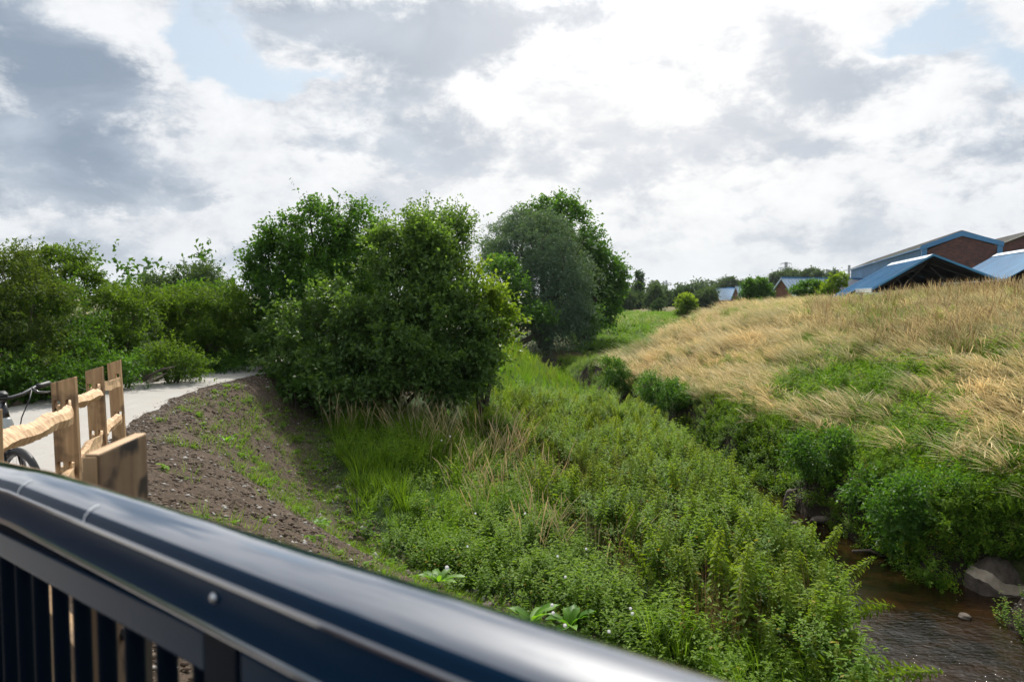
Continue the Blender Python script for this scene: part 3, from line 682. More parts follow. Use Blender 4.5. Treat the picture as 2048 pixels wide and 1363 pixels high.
for s in (1.2, 5.5, 9.5):
    for a, b_ in (((-2.8, 2.1), (-.1, 3.6)), ((2.9, 2.5), (.1, 3.6)), ((-2.9, 1.9), (2.9, 2.1)), ((-1.6, 2.0), (-.2, 3.5)), ((1.5, 2.1), (.1, 3.4)), ((-1.6, 2.75), (-.5, 1.0)), ((1.5, 2.9), (.5, 1.0))):
        bpart('truss_bar', MB().bar(fS(s, *a), fS(s, *b_), .07), M_truss, sA)
for t in (-2.7, -.5, 2.8): bpart('post', MB().bar(fS(.9, t, .2), fS(.9, t, 2.1), .14), M_truss, sA)
bpart('white_bench', MB().bar(fS(-1.5, -3.0, 1.9), fS(3.5, -3.6, 1.75), .5, .08), M_whitetrim, sA)
bpart('roof_shade_sheet', MB().prism([fS(.1, -3.0, 2.08), fS(.1, 0, AZ - .16), fS(.1, 3.1, 2.66), fS(.1, 3.1, 2.63), fS(.1, 0, AZ - .2), fS(.1, -3.0, 2.04)], fS.a * 13), M_interior_shade, sA)  # dark sheet added under the roof in place of its shade
# second blue shed at the right edge
sB = empty('blue_roof_shed', fS(0, 6.7, .6), 'dull blue pitched shed roof running off the right edge of the view', 'shed')
bpart('roof_sheet', ribbed(fS, -.2, 13.3, 3.62, 2.72, 6.7, 4.62, .5, .03), M_blueroof, sB)
bpart('roof_sheet', ribbed(fS, -.2, 13.3, 9.8, 2.72, 6.72, 4.62, .5, .03), M_blueroof, sB)
bpart('ridge_flashing', MB().prism([fS(-.1, 6.35, 4.47), fS(-.1, 6.71, 4.68), fS(-.1, 7.05, 4.5), fS(-.1, 6.71, 4.64)], fS.a * 13.3), M_pale, sB)
bpart('side_wall', MB().prism([fS(.3, 3.72, .3), fS(13, 3.72, .3), fS(13, 3.72, 2.6), fS(.3, 3.72, 2.6)], fS.b * .15), M_interior_shade, sB)
bpart('side_wall', MB().prism([fS(.3, 9.5, .3), fS(13, 9.5, .3), fS(13, 9.5, 2.6), fS(.3, 9.5, 2.6)], fS.b * .15), M_brick, sB)
bpart('rear_wall', MB().prism([fS(13, 3.9, .3), fS(13, 9.5, .3), fS(13, 9.5, 2.6), fS(13, 6.7, 4.5), fS(13, 3.9, 2.75)], fS.a * .15), M_brick, sB)
# grey roofed store behind, right edge
fG = Frame(46.2, 80.0, .306, .952)
gA = empty('grey_roof_store', fG(0, 6, -.5), 'store with lichened grey sheet roof showing behind the brick workshop at the right edge', 'building')
bpart('roof_sheet', ribbed(fG, 0, 22, -.3, 5.75, 6, 8.4, .9, .03), M_roofgrey, gA)
bpart('roof_sheet', ribbed(fG, 0, 22, 12.3, 5.75, 6.02, 8.4, .9, .03), M_roofgrey, gA)
bpart('gable_wall', MB().prism([fG(.3, 0, -.5), fG(.3, 12, -.5), fG(.3, 12, 5.7), fG(.3, 6, 8.2), fG(.3, 0, 5.7)], fG.a * .3), M_brick, gA)
bpart('side_wall', MB().prism([fG(.6, 0, -.5), fG(22, 0, -.5), fG(22, 0, 5.7), fG(.6, 0, 5.7)], fG.b * .3), M_brick, gA)
# long pale roofed shed
def small_shed(fr, w, length, ze, za, zb, name, label, split_at=None, panes=1):
    r = empty(name, fr(0, 0, zb), label, 'shed')
    bpart('gable_wall', MB().prism([fr(0, -w + .1, zb), fr(0, w - .1, zb), fr(0, w - .1, ze + .05), fr(0, 0, za - .12), fr(0, -w + .1, ze + .05)], fr.a * .25), M_brick2, r)
    bpart('rear_wall', MB().prism([fr(length - .3, -w + .1, zb), fr(length - .3, w - .1, zb), fr(length - .3, w - .1, ze + .05), fr(length - .3, 0, za - .12), fr(length - .3, -w + .1, ze + .05)], fr.a * .25), M_brick2, r)
    for sgn in (-1, 1):
        bpart('side_wall', MB().prism([fr(.26, sgn * (w - .1), zb), fr(length - .31, sgn * (w - .1), zb), fr(length - .31, sgn * (w - .1), ze), fr(.26, sgn * (w - .1), ze)], fr.b * -.2 * sgn), M_brick2, r)
        cut = split_at or length
        bpart('roof_sheet', ribbed(fr, -.25, cut, sgn * (w + .2), ze - .1, sgn * .005, za, .6, .08), M_pale, r)
        if split_at: bpart('roof_sheet', ribbed(fr, cut + .02, length, sgn * (w + .2), ze - .1, sgn * .005, za, .6, .06), M_lilac, r)
        bpart('bargeboard', MB().prism([fr(-.3, sgn * (w + .2), ze - .3), fr(-.3, 0, za - .2), fr(-.3, 0, za + .06), fr(-.3, sgn * (w + .2), ze - .06)], fr.a * .04), M_pale, r)
    bpart('ridge_cap', MB().bar(fr(-.3, 0, za + .06), fr(length + .1, 0, za + .06), .3, .14), M_trim, r)
    return r
fL = Frame(36.6, 108, .9, .43)
small_shed(fL, 2.35, 27, 1.55, 4.1, -1.4, 'long_shed', 'long shed with brown brick gable and pale ribbed roof, turning lilac, behind the mound', split_at=7.5)
for k, (px, d, za) in enumerate([(1432, 212, 3.55), (1455, 218, 3.75), (1473, 210, 4.05)]):
    c = P(px, 580, d)
    small_shed(Frame(c.x, c.y, .9, .43), 1.75, 8, .55, za, -1.6, 'gabled_hut',
        ['small pointed hut, leftmost of the three pale roofed gables beyond the mound', 'small brick hut with steep pale roof, middle of the three gables beyond the mound', 'small brick hut with steep pale roof beside the round dark bush, rightmost of the three'][k])['group'] = 'row of gabled huts beyond the mound'

# pylons and their lines
def pylon(px, top_py, d, label, arms=3, hgt=46):
    c = P(px, 590, d); topz = P(px, top_py, d).z; r = empty('pylon', (c.x, c.y, -1), label, 'pylon', 'electricity pylons on the horizon')
    hgt = topz + 1; mb = MB(); wb, wt = 3.6, .9; th = .42
    lv = [0, .16, .31, .45, .57, .68, .77, .85, .92, 1.0]
    q = lambda k, sx, sy: Vector((sx * (wb + (wt - wb) * min(1, lv[k] / .62)), sy * (wb + (wt - wb) * min(1, lv[k] / .62)), lv[k] * hgt))
    for sx in (-1, 1):
        for sy in (-1, 1):
            for k in range(len(lv) - 1): mb.bar(q(k, sx, sy), q(k + 1, sx, sy), th)
    for k in range(len(lv) - 1):
        for a, b_ in (((-1, -1), (1, -1)), ((1, -1), (1, 1)), ((1, 1), (-1, 1)), ((-1, 1), (-1, -1))):
            mb.bar(q(k, *a), q(k + 1, *b_), th * .6); mb.bar(q(k + 1, *a), q(k, *b_), th * .6)
    mb.build('lattice_tower', M_pylon, r)
    for k in range(arms):
        z = hgt * (.70 + .13 * k); hw = (6.2, 7.6, 5.4)[k % 3]
        m2 = MB()
        for sgn in (-1, 1):
            m2.bar((0, 0, z), (sgn * hw, 0, z), th); m2.bar((0, 0, z + hgt * .04), (sgn * hw, 0, z), th * .7); m2.bar((sgn * hw, 0, z), (sgn * hw, 0, z - 1.8), .22)
        m2.build('crossarm', M_pylon, r)
    return r, c, hgt
PY = [pylon(1571, 524, 800, 'tall lattice pylon standing above the trees behind the pale shed'),
      pylon(1327, 562, 1150, 'far lattice pylon, left one of the close pair right of the poplar', 2),
      pylon(1332.5, 560, 1180, 'far lattice pylon, right one of the close pair right of the poplar', 2),
      pylon(1653, 538, 1050, 'small pylon over the tree row, left one of a close pair', 2), pylon(1657, 539, 1080, 'small pylon over the tree row, right one of a close pair', 2),
      pylon(1697, 530, 1020, 'thin pylon showing just left of the blue clad wall', 2)]
def cable(a, b, sag, label):
    pts = [a.lerp(b, t) - Vector((0, 0, sag * 4 * t * (1 - t))) for t in np.linspace(0, 1, 15)]
    mb = MB(); mb.tube(pts, .09, 4, cap=False)
    return tag(mb.build('power_cable', M_pylon), label, 'cable', 'power cables between the pylons')
a0, b0, b1 = PY[0][1], PY[1][1], PY[5][1]
for k in range(2):
    cable(Vector((a0.x - 7, a0.y, PY[0][2] * (.70 + .13 * k) - 3)), Vector((b0.x + 6, b0.y, PY[1][2] * (.70 + .13 * k) - 3)), 9, ['lower', 'upper'][k] + ' cable sagging between the tall pylon and the far pair')
cable(Vector((b0.x, b0.y, PY[1][2] * .83)), P(1150, 556, 1300), 6, 'cable running left from the far pair of pylons behind the oak')
cable(Vector((a0.x, a0.y, PY[0][2] * .9)), Vector((b1.x, b1.y, PY[5][2] * .85)), 5, 'cable between the tall pylon and the thin pylon by the blue wall')

# ------------------------------------------------------------------ fence
def holed_board(w_, h, th, holes, slant=0.0):
    """board with mortises cut right through; x across, y thickness, z up"""
    xs = sorted({-w_ / 2, w_ / 2} | {q for ho in holes for q in (ho[0], ho[1])}); zs = sorted({0, h} | {q for ho in holes for q in (ho[2], ho[3])})
    vi = {}; vs = []; fs = []
    def vid(x, y, z):
        k = (round(x, 5), y, round(z, 5))
        if k not in vi: vi[k] = len(vs); vs.append((x, y, z + (slant * (x / w_ + .5) if z >= h - 1e-6 else 0)))
        return vi[k]
    solid = lambda i, j: 0 <= i < len(xs) - 1 and 0 <= j < len(zs) - 1 and not any(ho[0] <= (xs[i] + xs[i + 1]) / 2 <= ho[1] and ho[2] <= (zs[j] + zs[j + 1]) / 2 <= ho[3] for ho in holes)
    y0, y1 = -th / 2, th / 2
    for i in range(len(xs) - 1):
        for j in range(len(zs) - 1):
            if not solid(i, j): continue
            a, b_, c, d = xs[i], xs[i + 1], zs[j], zs[j + 1]
            fs.append((vid(a, y0, c), vid(b_, y0, c), vid(b_, y0, d), vid(a, y0, d))); fs.append((vid(a, y1, d), vid(b_, y1, d), vid(b_, y1, c), vid(a, y1, c)))
            if not solid(i - 1, j): fs.append((vid(a, y0, d), vid(a, y1, d), vid(a, y1, c), vid(a, y0, c)))
            if not solid(i + 1, j): fs.append((vid(b_, y0, c), vid(b_, y1, c), vid(b_, y1, d), vid(b_, y0, d)))
            if not solid(i, j - 1): fs.append((vid(a, y0, c), vid(a, y1, c), vid(b_, y1, c), vid(b_, y0, c)))
            if not solid(i, j + 1): fs.append((vid(a, y0, d), vid(b_, y0, d), vid(b_, y1, d), vid(a, y1, d)))
    m = MB(); m.v = vs; m.f = fs; return m
def cleft_rail(a, b, thick=.085, seed=0):
    """hand-split rail: wavy, ridged, flattened tenons at both ends"""
    rn = np.random.default_rng(seed); a = Vector(a); b = Vector(b); L = (b - a).length; d = (b - a).normalized()
    sd = d.cross(Vector((0, 0, 1))).normalized(); up = sd.cross(d)
    k = 70; n = 7; vs = []
    ph = rn.uniform(0, 6, 5)
    for i in range(k):
        t = i / (k - 1); e = min(t, 1 - t) * L
        body = min(1, max(0, (e - .02) / .20)) ** .8
        c = a + d * (t * L) + up * (.006 * math.sin(t * 6 + ph[0]) + .007 * math.sin(t * 17 + ph[1]) - .018) * body + sd * (.02 * math.sin(t * 5 + ph[2])) * body
        for j in range(n):
            an = 2 * math.pi * j / n; ca, sa = math.cos(an), math.sin(an)
            rx = .014 + (thick * .40 - .014) * body; rz = .026 + (thick * .60 - .026) * body
            sq = 1 / max(abs(ca), abs(sa)) ** .55
            tri = 1 + .24 * math.cos(3 * an + ph[3] + t * 1.5)
            ridge = 1 + body * (.045 * math.sin(t * L * 55 + 2.6 * math.sin(an + ph[4]) + 3 * math.sin(t * 9)) + .07 * math.sin(t * L * 13 + an * 2 + ph[0]) + .025 * math.sin(t * L * 117 + an * 3))
            vs.append(c + sd * ca * rx * sq * tri * ridge + up * sa * rz * sq * .8 * tri * ridge)
    fs = [(i * n + j, i * n + (j + 1) % n, (i + 1) * n + (j + 1) % n, (i + 1) * n + j) for i in range(k - 1) for j in range(n)] + [tuple(range(n))[::-1], tuple(range((k - 1) * n, k * n))]
    m = MB(); m.v = [tuple(v) for v in vs]; m.f = fs; return m
FP = [(-2.08, 3.08, .15, 1.32), (-2.74, 4.9, .140, 1.262), (-3.38, 6.5, .130, 1.18), (-3.98, 8.05, .125, 1.11)]    # x, y, width, height of top
fence = empty('post_and_rail_fence', (-2.7, 4.9, .15), 'chestnut post and rail fence with mortised board posts beside the pale path', 'fence')
fl = Vector(fence.location)
lean = [(.0, -.01), (.015, .01), (.03, -.01), (.035, 0)]
fm = []
for k, (x, y, w_, top) in enumerate(FP):
    g0 = float(H(x, y)); h = top - g0 + .3; hz = h - .075
    holes = [(-.054, -.022, hz - .115, hz - .03), (.012, .044, hz - .115, hz - .03), (-.054, -.022, hz - .50, hz - .415), (.012, .044, hz - .50, hz - .415)]
    if k == 3: holes = [holes[1], holes[3]]
    o = holed_board(w_, h, .048, holes, slant=.035).build('post', M_wood, fence, bevel=.004)
    o.location = Vector((x, y, g0 - .3)) - fl; o.rotation_euler = (lean[k][1], -lean[k][0], R((-6, 6, 10, 10)[k]))
    M = Matrix.Translation(Vector((x, y, g0 - .3))) @ o.rotation_euler.to_matrix().to_4x4()
    fm.append([M @ Vector((u, 0, zz)) for u, zz in ((-.037, hz - .085), (.027, hz - .085), (-.037, hz - .47), (.027, hz - .47))])
# rails: upper and lower between neighbouring posts
for k in range(3):
    for lev in (0, 2):
        a = fm[k][lev + 0] if k < 2 else fm[k][lev + 0]; b_ = fm[k + 1][lev + 1]
        dd = (b_ - a).normalized() * .012
        r_ = cleft_rail(a - dd - fl, b_ + dd - fl, (.095, .088, .082)[k] if lev == 0 else .10, seed=11 + 3 * k + lev).build('rail', M_cleft, fence, smooth=False)
# near run from the bridge end to the first post: stub board and its rails
stub = empty('end_post', (-.757, 1.515, float(H(-.77, 1.5)) - .2), 'blurred sawn timber end post right behind the bridge handrail', 'post')
topz = P(172, 911, 1.40).z
sl = Vector(stub.location)
hb = holed_board(.20, topz - sl.z, .026, [], slant=.004).build('board', M_stub_shade, stub, bevel=.004)
hb.rotation_euler = (0, 0, R(91))
hb.data.materials.append(M_end)
for p_ in hb.data.polygons:
    if p_.normal.z > .9: p_.material_index = 1
MB().box((.0, -.1025, (topz - sl.z) / 2), (.024, .005, topz - sl.z - .01)).build('lit_edge', M_wood, stub)  # lighter strip standing in for the lit side of the board
bolt_mb = MB(); bolt_mb.tube([(.013, -.03, topz - sl.z - .36), (.022, -.03, topz - sl.z - .36)], .012, 6); bolt_mb.build('coach_bolt', M_black, stub)
kick = empty('rail_board', (-1.45, 2.3, .6), 'light timber boards of the fence seen through the bridge balusters', 'fence')
for z0, off, wd in ((.84, 0, .20), (.40, .02, .17)):
    mb = MB(); mb.bar(Vector((-.80, 1.62, z0)) - kick.location, Vector((-2.0, 3.02, z0)) - kick.location, .045, wd); mb.build('board', M_wood, kick, bevel=.004)
mb = MB(); mb.bar(Vector((-1.42, 2.28, -.05)) - kick.location, Vector((-1.42, 2.28, .90)) - kick.location, .12, .10, up=(0, 1, 0)); mb.build('post', M_wood, kick, bevel=.004)

# ------------------------------------------------------------------ bridge parapet
ua, ub = ray(-600, 722); U = Vector((ua, 1, ub)).normalized(); Nn = Vector((U.y, -U.x, 0)).normalized() * 1.0
NB = Vector((U.y, -U.x, 0)).normalized()      # horizontal, away from the deck
P0 = P(1024, 1221, .56) + Vector((0, 0, .012)); P0 = P0 - NB * (P0.dot(NB) - .399)     # back edge of the handrail
def rp(t, n, z):
    """point on the parapet: t metres along it to the left, n from the camera's side, z below the top"""
    k = max(0, t - .95)
    return P0 + U * t + Vector((0, 0, -.035 * k)) + NB * (n - .399) + Vector((0, 0, z))
bridge = empty('footbridge', rp(0, .35, -1.25), 'dark navy steel footbridge parapet with glossy flat handrail and balusters in the foreground', 'bridge')
bl_ = Vector(bridge.location)
prof = [(.3125, -.072), (.3085, -.0705), (.3085, -.0665), (.3105, -.0645), (.3105, -.0240), (.3085, -.0225), (.3085, -.0195), (.3108, -.0180), (.3130, -.0115), (.3175, -.0065), (.3225, -.0035), (.3290, -.0018), (.3380, .0008), (.3500, .0022), (.3620, .0018), (.3730, -.0006), (.3820, -.0045), (.3890, -.0105), (.3940, -.0185), (.3965, -.028), (.3965, -.072)]
ts = [-7, -3, -1.5, -.8, -.3, 0, .2, .4, .6, .8, .95, 1.05, 1.2, 1.4, 1.7, 2.05]
vs, fs = [], []; n = len(prof)
for t in ts:
    for (a, z) in prof: vs.append(rp(t, a, z) - bl_)
for i in range(len(ts) - 1):
    for j in range(n): fs.append((i * n + j, i * n + (j + 1) % n, (i + 1) * n + (j + 1) % n, (i + 1) * n + j))
fs += [tuple(range(n)), tuple(range((len(ts) - 1) * n, len(ts) * n))[::-1]]
m = MB(); m.v = [tuple(v) for v in vs]; m.f = fs
hand = m.build('handrail', M_paint, bridge, smooth=True); hand.data.materials.append(M_paint_muted)
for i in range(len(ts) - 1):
    for j in (0, 3, 4, 7, 8, n - 1): hand.data.polygons[i * n + j].material_index = 1  # dark reflection band drawn with the muted paint
e = hand.modifiers.new('edges', 'EDGE_SPLIT'); e.split_angle = R(50)
def seam_t(px, n_):       # where the ray through column px meets the parapet plane n_
    a, _ = ray(px, 1000); d = n_ / (NB.x * a + NB.y); p = Vector((a * d, d, 0)); return (p - Vector((P0.x, P0.y, 0))).dot(Vector((U.x, U.y, 0)).normalized()) / math.hypot(U.x, U.y)
for px in (168, 38):
    t = seam_t(px, .3115); mb = MB(); q = []
    for (a, z) in prof[7:12]: q.append((a - .0004, z + .0006))
    for i in range(len(q) - 1):
        mb.add([rp(t - .0014, *q[i]) - bl_, rp(t + .0014, *q[i]) - bl_, rp(t + .0014, *q[i + 1]) - bl_, rp(t - .0014, *q[i + 1]) - bl_], [(0, 1, 2, 3)])
    so = mb.build('weld_seam', M_seam_glint, hand); s2 = so.modifiers.new('thick', 'SOLIDIFY'); s2.thickness = .0006
t = seam_t(428, .3105); mb = MB(); c = rp(t, .3105, -.036) - bl_
mb.tube([c + NB * .001, c - NB * .0035, c - NB * .005], [.0045, .0045, .0025], 12); mb.build('bolt', M_bolt, hand, smooth=True)
t0 = seam_t(402, .322)
def pbox(t_a, t_b, n0, n1, z0, z1):
    mb = MB(); A = [rp(t_a, n0, z0), rp(t_a, n1, z0), rp(t_a, n1, z1), rp(t_a, n0, z1)]; Bq = [rp(t_b, n0, z0), rp(t_b, n1, z0), rp(t_b, n1, z1), rp(t_b, n0, z1)]
    return mb.add([q - bl_ for q in A + Bq], [(0, 1, 2, 3), (7, 6, 5, 4), (0, 4, 5, 1), (1, 5, 6, 2), (2, 6, 7, 3), (3, 7, 4, 0)])
panel_ends = [(t0, t0 + 1.75), (t0 - 1.95, t0 - .07), (t0 - 3.95, t0 - 2.02)]
for a, b_ in panel_ends:
    pbox(a, b_, .322, .366, -.124, -.083).build('top_bar', M_paint_muted, bridge, bevel=.003)
    pbox(a, b_, .318, .366, -1.16, -1.12).build('bottom_bar', M_paint_dull, bridge, bevel=.003)
for t in (t0 - .035, t0 - 1.985, t0 + 1.785):
    pbox(t - .035, t + .035, .320, .376, -1.35, -.0725).build('railing_post', M_paint_dull, bridge, bevel=.004)
for a, b_ in panel_ends:
    nb = int((b_ - a) / .092)
    for i in range(nb):
        t = a + (i + .5) * (b_ - a) / nb
        mb = MB(); mb.tube([rp(t, .342, -1.12) - bl_, rp(t, .342, -.124) - bl_], .0115, 12, cap=False); mb.build('baluster', M_paint_dull, bridge, smooth=True)
pbox(-7, 2.05, -2.50, -2.40, -.055, 0).build('handrail', M_paint, bridge, bevel=.012)
pbox(-7, 2.05, -2.475, -2.43, -.128, -.088).build('top_bar', M_paint_muted, bridge, bevel=.003)
pbox(-7, 2.05, -2.475, -2.43, -1.16, -1.12).build('bottom_bar', M_paint_dull, bridge, bevel=.003)
for i in range(82):
    t = -6.95 + i * .11; mb = MB(); mb.tube([rp(t, -2.452, -1.12) - bl_, rp(t, -2.452, -.128) - bl_], .009, 6, cap=False); mb.build('baluster', M_paint_dull, bridge, smooth=True)
# deck the photographer stands on, boards across
for i in range(57):  # boards run unseen past the rail end, added to darken rail reflections
    t = -6.6 + i * .19
    pbox(t, t + .182, -2.6, .30, -1.28, -1.24).build('deck_board', M_deck, bridge)
pbox(-7, 2.1, .28, .42, -1.62, -1.285).build('edge_beam', M_paint_dull, bridge, bevel=.004)
pbox(-7, 2.1, -2.7, -2.55, -1.62, -1.285).build('edge_beam', M_paint_dull, bridge, bevel=.004)

# ------------------------------------------------------------------ bicycle beyond the fence
bz = float(pathz(5.1)) + .04
bike = empty('bicycle', (-3.13, 5.02, bz), 'pale silver bicycle with black handlebar parked beyond the fence at the left edge', 'bicycle', rz=math.atan2(-.6, .8))
bike.scale = (1, 1, .95)
# local frame: +x forward, front hub at the origin's column
def wheel(x, name='wheel'):
    r = .34; wo = empty(name); wo.parent = bike; wo.location = (x, 0, r)
    m = MB(); k = 40; pts = [(r * math.cos(2 * math.pi * i / k), 0, r * math.sin(2 * math.pi * i / k)) for i in range(k)]
    vs = []; nn_ = 8
    for i in range(k):
        a = 2 * math.pi * i / k
        for j in range(nn_):
            b_ = 2 * math.pi * j / nn_; rr_ = r - .022 + .022 * math.cos(b_); vs.append((rr_ * math.cos(a), .022 * math.sin(b_), rr_ * math.sin(a)))
    fs = [(i * nn_ + j, i * nn_ + (j + 1) % nn_, ((i + 1) % k) * nn_ + (j + 1) % nn_, ((i + 1) % k) * nn_ + j) for i in range(k) for j in range(nn_)]
    m.v = vs; m.f = fs; m.build('tyre', M_black, wo, smooth=True)
    m = MB(); vs = []
    for i in range(k):
        a = 2 * math.pi * i / k
        for (rr_, yy) in ((.298, -.010), (.298, .010), (.283, .008), (.283, -.008)): vs.append((rr_ * math.cos(a), yy, rr_ * math.sin(a)))
    m.v = vs; m.f = [(i * 4 + j, i * 4 + (j + 1) % 4, ((i + 1) % k) * 4 + (j + 1) % 4, ((i + 1) % k) * 4 + j) for i in range(k) for j in range(4)]; m.build('rim', M_blackgloss, wo)
    m = MB(); m.tube([(0, -.05, 0), (0, .05, 0)], .02, 10)
    for i in range(28):
        a = 2 * math.pi * i / 28; m.tube([(0, .02 if i % 2 else -.02, 0), (.284 * math.cos(a), 0, .284 * math.sin(a))], .0012, 4, cap=False)
    m.build('spokes', M_steel, wo)
wheel(0); wheel(-1.08)
hx, hz_ = -.23, .79
fr_ = MB(); fr_.tube([(-.155, 0, .655), (-.165, 0, .70), (-.185, 0, .775), (-.20, 0, .845), (-.205, 0, .86)], [.034, .046, .048, .034, .026], 16)
bbx = (-.62, 0, .28)
fr_.tube([(-.18, 0, .73), (-.42, 0, .50), bbx], [.034, .03, .026], 12); fr_.tube([(-.20, 0, .82), (-.74, 0, .74)], [.02, .016], 10); fr_.tube([bbx, (-.80, 0, .88)], .017, 10)
for s in (-1, 1): fr_.tube([bbx, (-.85, s * .05, .33), (-1.08, s * .06, .34)], .011, 8); fr_.tube([(-.75, 0, .76), (-1.08, s * .06, .34)], .009, 8)
fr_.build('frame', M_bike, bike, smooth=True)
fk = MB(); fk.tube([(-.150, -.05, .63), (-.150, .05, .63)], .022, 8)
for s in (-1, 1): fk.tube([(-.150, s * .052, .64), (-.08, s * .054, .50), (0, s * .052, .34)], [.021, .017, .011], 10)
fk.build('fork', M_blackgloss, bike, smooth=True)
st = MB(); st.tube([(-.205, 0, .86), (-.215, 0, .90), (-.245, 0, .975)], [.027, .022, .020], 12); st.tube([(-.245, 0, .975), (-.215, 0, .995)], [.022, .024], 12); st.build('stem', M_blackgloss, bike, smooth=True)
hb_ = MB(); hb_.tube([(-.345, -.32, 1.055), (-.29, -.22, 1.045), (-.235, -.12, 1.01), (-.215, -.04, .995), (-.215, .04, .995), (-.235, .12, 1.01), (-.29, .22, 1.045), (-.345, .32, 1.055)], .0125, 10); hbo = hb_.build('handlebar', M_blackgloss, bike, smooth=True)
for s in (-1, 1):
    gm = MB(); gm.tube([(-.292, s * .225, 1.046), (-.31, s * .26, 1.05), (-.348, s * .33, 1.057), (-.352, s * .336, 1.058)], [.0175, .0185, .019, .015], 12); gm.build('grip', M_black, hbo, smooth=True)
    lm = MB(); lm.tube([(-.272, s * .19, 1.04), (-.235, s * .21, 1.015), (-.255, s * .27, 1.005), (-.285, s * .31, 1.002)], [.010, .008, .007, .006], 8); lm.build('brake_lever', M_blackgloss, hbo, smooth=True)
    cm = MB(); cm.tube([(-.25, s * .18, 1.03), (-.16, s * .13, .98), (-.14, s * .07, .86), (-.15, s * .05, .72)], .004, 6); cm.build('brake_cable', M_black, hbo, smooth=True)
dm = MB(); dm.bar((-.20, 0, 1.015), (-.26, 0, 1.035), .045, .014); dm.build('display', M_black, bike, smooth=True)
sd_ = MB(); sd_.tube([(-.80, 0, .86), (-.805, 0, .90)], .014, 8); sd_.tube([(-.62, 0, .90), (-.72, 0, .905), (-.84, 0, .91), (-.90, 0, .92)], [.018, .04, .075, .05], 12); sd_.build('saddle', M_black, bike, smooth=True)
ck = MB(); ck.tube([(-.62, -.06, .28), (-.62, .06, .28)], .09, 20); ck.tube([(-.62, .07, .28), (-.60, .075, .12)], .012, 8); ck.tube([(-.62, -.07, .28), (-.64, -.075, .44)], .012, 8); ck.build('crankset', M_blackgloss, bike)

# ------------------------------------------------------------------ things in and by the stream
def lump(name, loc, r, label, cat, m, seed=0, squash=.6, group=None, sub=3, parent=None):
    import bmesh
    bm = bmesh.new(); bmesh.ops.create_icosphere(bm, subdivisions=sub, radius=1.0); rn = random.Random(seed); ph = [rn.uniform(0, 6) for _ in range(6)]
    rad = r if hasattr(r, '__len__') else (r, r * rn.uniform(.75, 1.1), r * squash)
    for v in bm.verts:
        p = v.co; f = 1 + .16 * math.sin(p.x * 3.1 + ph[0]) * math.cos(p.y * 2.7 + ph[1]) + .12 * math.sin(p.z * 4 + p.x * 3 + ph[2]) + .06 * math.sin(p.x * 9 + ph[3]) * math.sin(p.y * 8 + ph[4]) + rn.uniform(-.03, .03)
        q = 1 - .25 * max(0, max(abs(p.x), abs(p.y), abs(p.z)) - .8)
        v.co = Vector((p.x * rad[0], p.y * rad[1], p.z * rad[2])) * f * q
    me = bpy.data.meshes.new(name); bm.to_mesh(me); bm.free(); me.materials.append(m); o = link(name, me, parent, loc); o.rotation_euler = (rn.uniform(-.15, .15), rn.uniform(-.15, .15), rn.uniform(0, 6))
    if label: tag(o, label, cat, group)
    return o
rows_px = [[(1898, 1146), (1928, 1180), (1968, 1198), (2012, 1204), (2062, 1206), (2130, 1208)], [(1908, 1128), (1934, 1144), (1965, 1161), (2000, 1184), (2045, 1192), (2110, 1196)],
           [(1916, 1117), (1940, 1127), (1976, 1142), (2004, 1163), (2050, 1172), (2110, 1178)], [(1922, 1090), (1958, 1068), (2000, 1056), (2050, 1052), (2115, 1050), (2190, 1052)]]
vs = []; dbase = []
for (px, py) in rows_px[0]: dbase.append((WATER - .05 - EYE) / ray(px, py)[1])
for k, row in enumerate(rows_px):
    for i, (px, py) in enumerate(row): vs.append(P(px, py, dbase[i] + (0, .10, .24, .95)[k]))
back = [v + Vector((.5, 1.0, -.9)) for v in vs[18:24]]; c0 = sum(vs, Vector()) / len(vs)
slab = empty('concrete_slab', (c0.x, c0.y, WATER), 'broken concrete slab at the water edge with a pale fractured strip and mossy foot', 'concrete')
def strip(r0, r1, nm, m_, sub=6):
    bm_v = []; fs_ = []; rn = np.random.default_rng(4 + len(nm))
    K = 31; Rr = 7
    for q in range(Rr):
        t = q / (Rr - 1)
        for i in range(K):
            u = i / (K - 1) * (len(r0) - 1); a = int(min(u, len(r0) - 2)); f = u - a
            p = r0[a].lerp(r0[a + 1], f).lerp(r1[a].lerp(r1[a + 1], f), t)
            nz = .016 * math.sin(i * .7 + q * .6) + .012 * math.sin(i * .37 - q * .9) + float(rn.normal(0, .006))
            e = 0 if q in (0, Rr - 1) else 1
            bm_v.append(p + Vector((-.3, -.5, .6)) * nz * e + Vector((0, 0, .014 * math.sin(i * .55) + .008 * math.sin(i * 1.9))) - slab.location)
    for q in range(Rr - 1):
        for i in range(K - 1): a = q * K + i; fs_.append((a, a + 1, a + K + 1, a + K))
    mb = MB(); mb.v = [tuple(v) for v in bm_v]; mb.f = fs_; return mb.build(nm, m_, slab, smooth=True)
strip(vs[0:6], vs[6:12], 'mossy_face', M_slab); strip(vs[6:12], vs[12:18], 'broken_edge', M_broken); strip(vs[12:18], vs[18:24], 'top_face', M_slab); strip(vs[18:24], back, 'back_face', M_slab)
def on_water(px, py, dz=0): 
    a, b_ = ray(px, py); d = (WATER + dz - EYE) / b_; return Vector((a * d, d, WATER + dz))
c = on_water(1576, 1003, .1); lg = empty('broken_post', c, 'short grey brown timber stump standing in the stream under the left bank nettles', 'stump')
mb = MB(); mb.tube([(0, 0, -.5), (.02, 0, .0), (.05, -.03, .22), (.07, -.04, .27)], [.13, .12, .10, .06], 9); mb.build('stump', M_rock, lg, smooth=True)
mb = MB(); mb.tube([(.05, -.03, .2), (.17, -.04, .27)], [.07, .05], 7); mb.build('branch_stub', M_rock, lg, smooth=True)
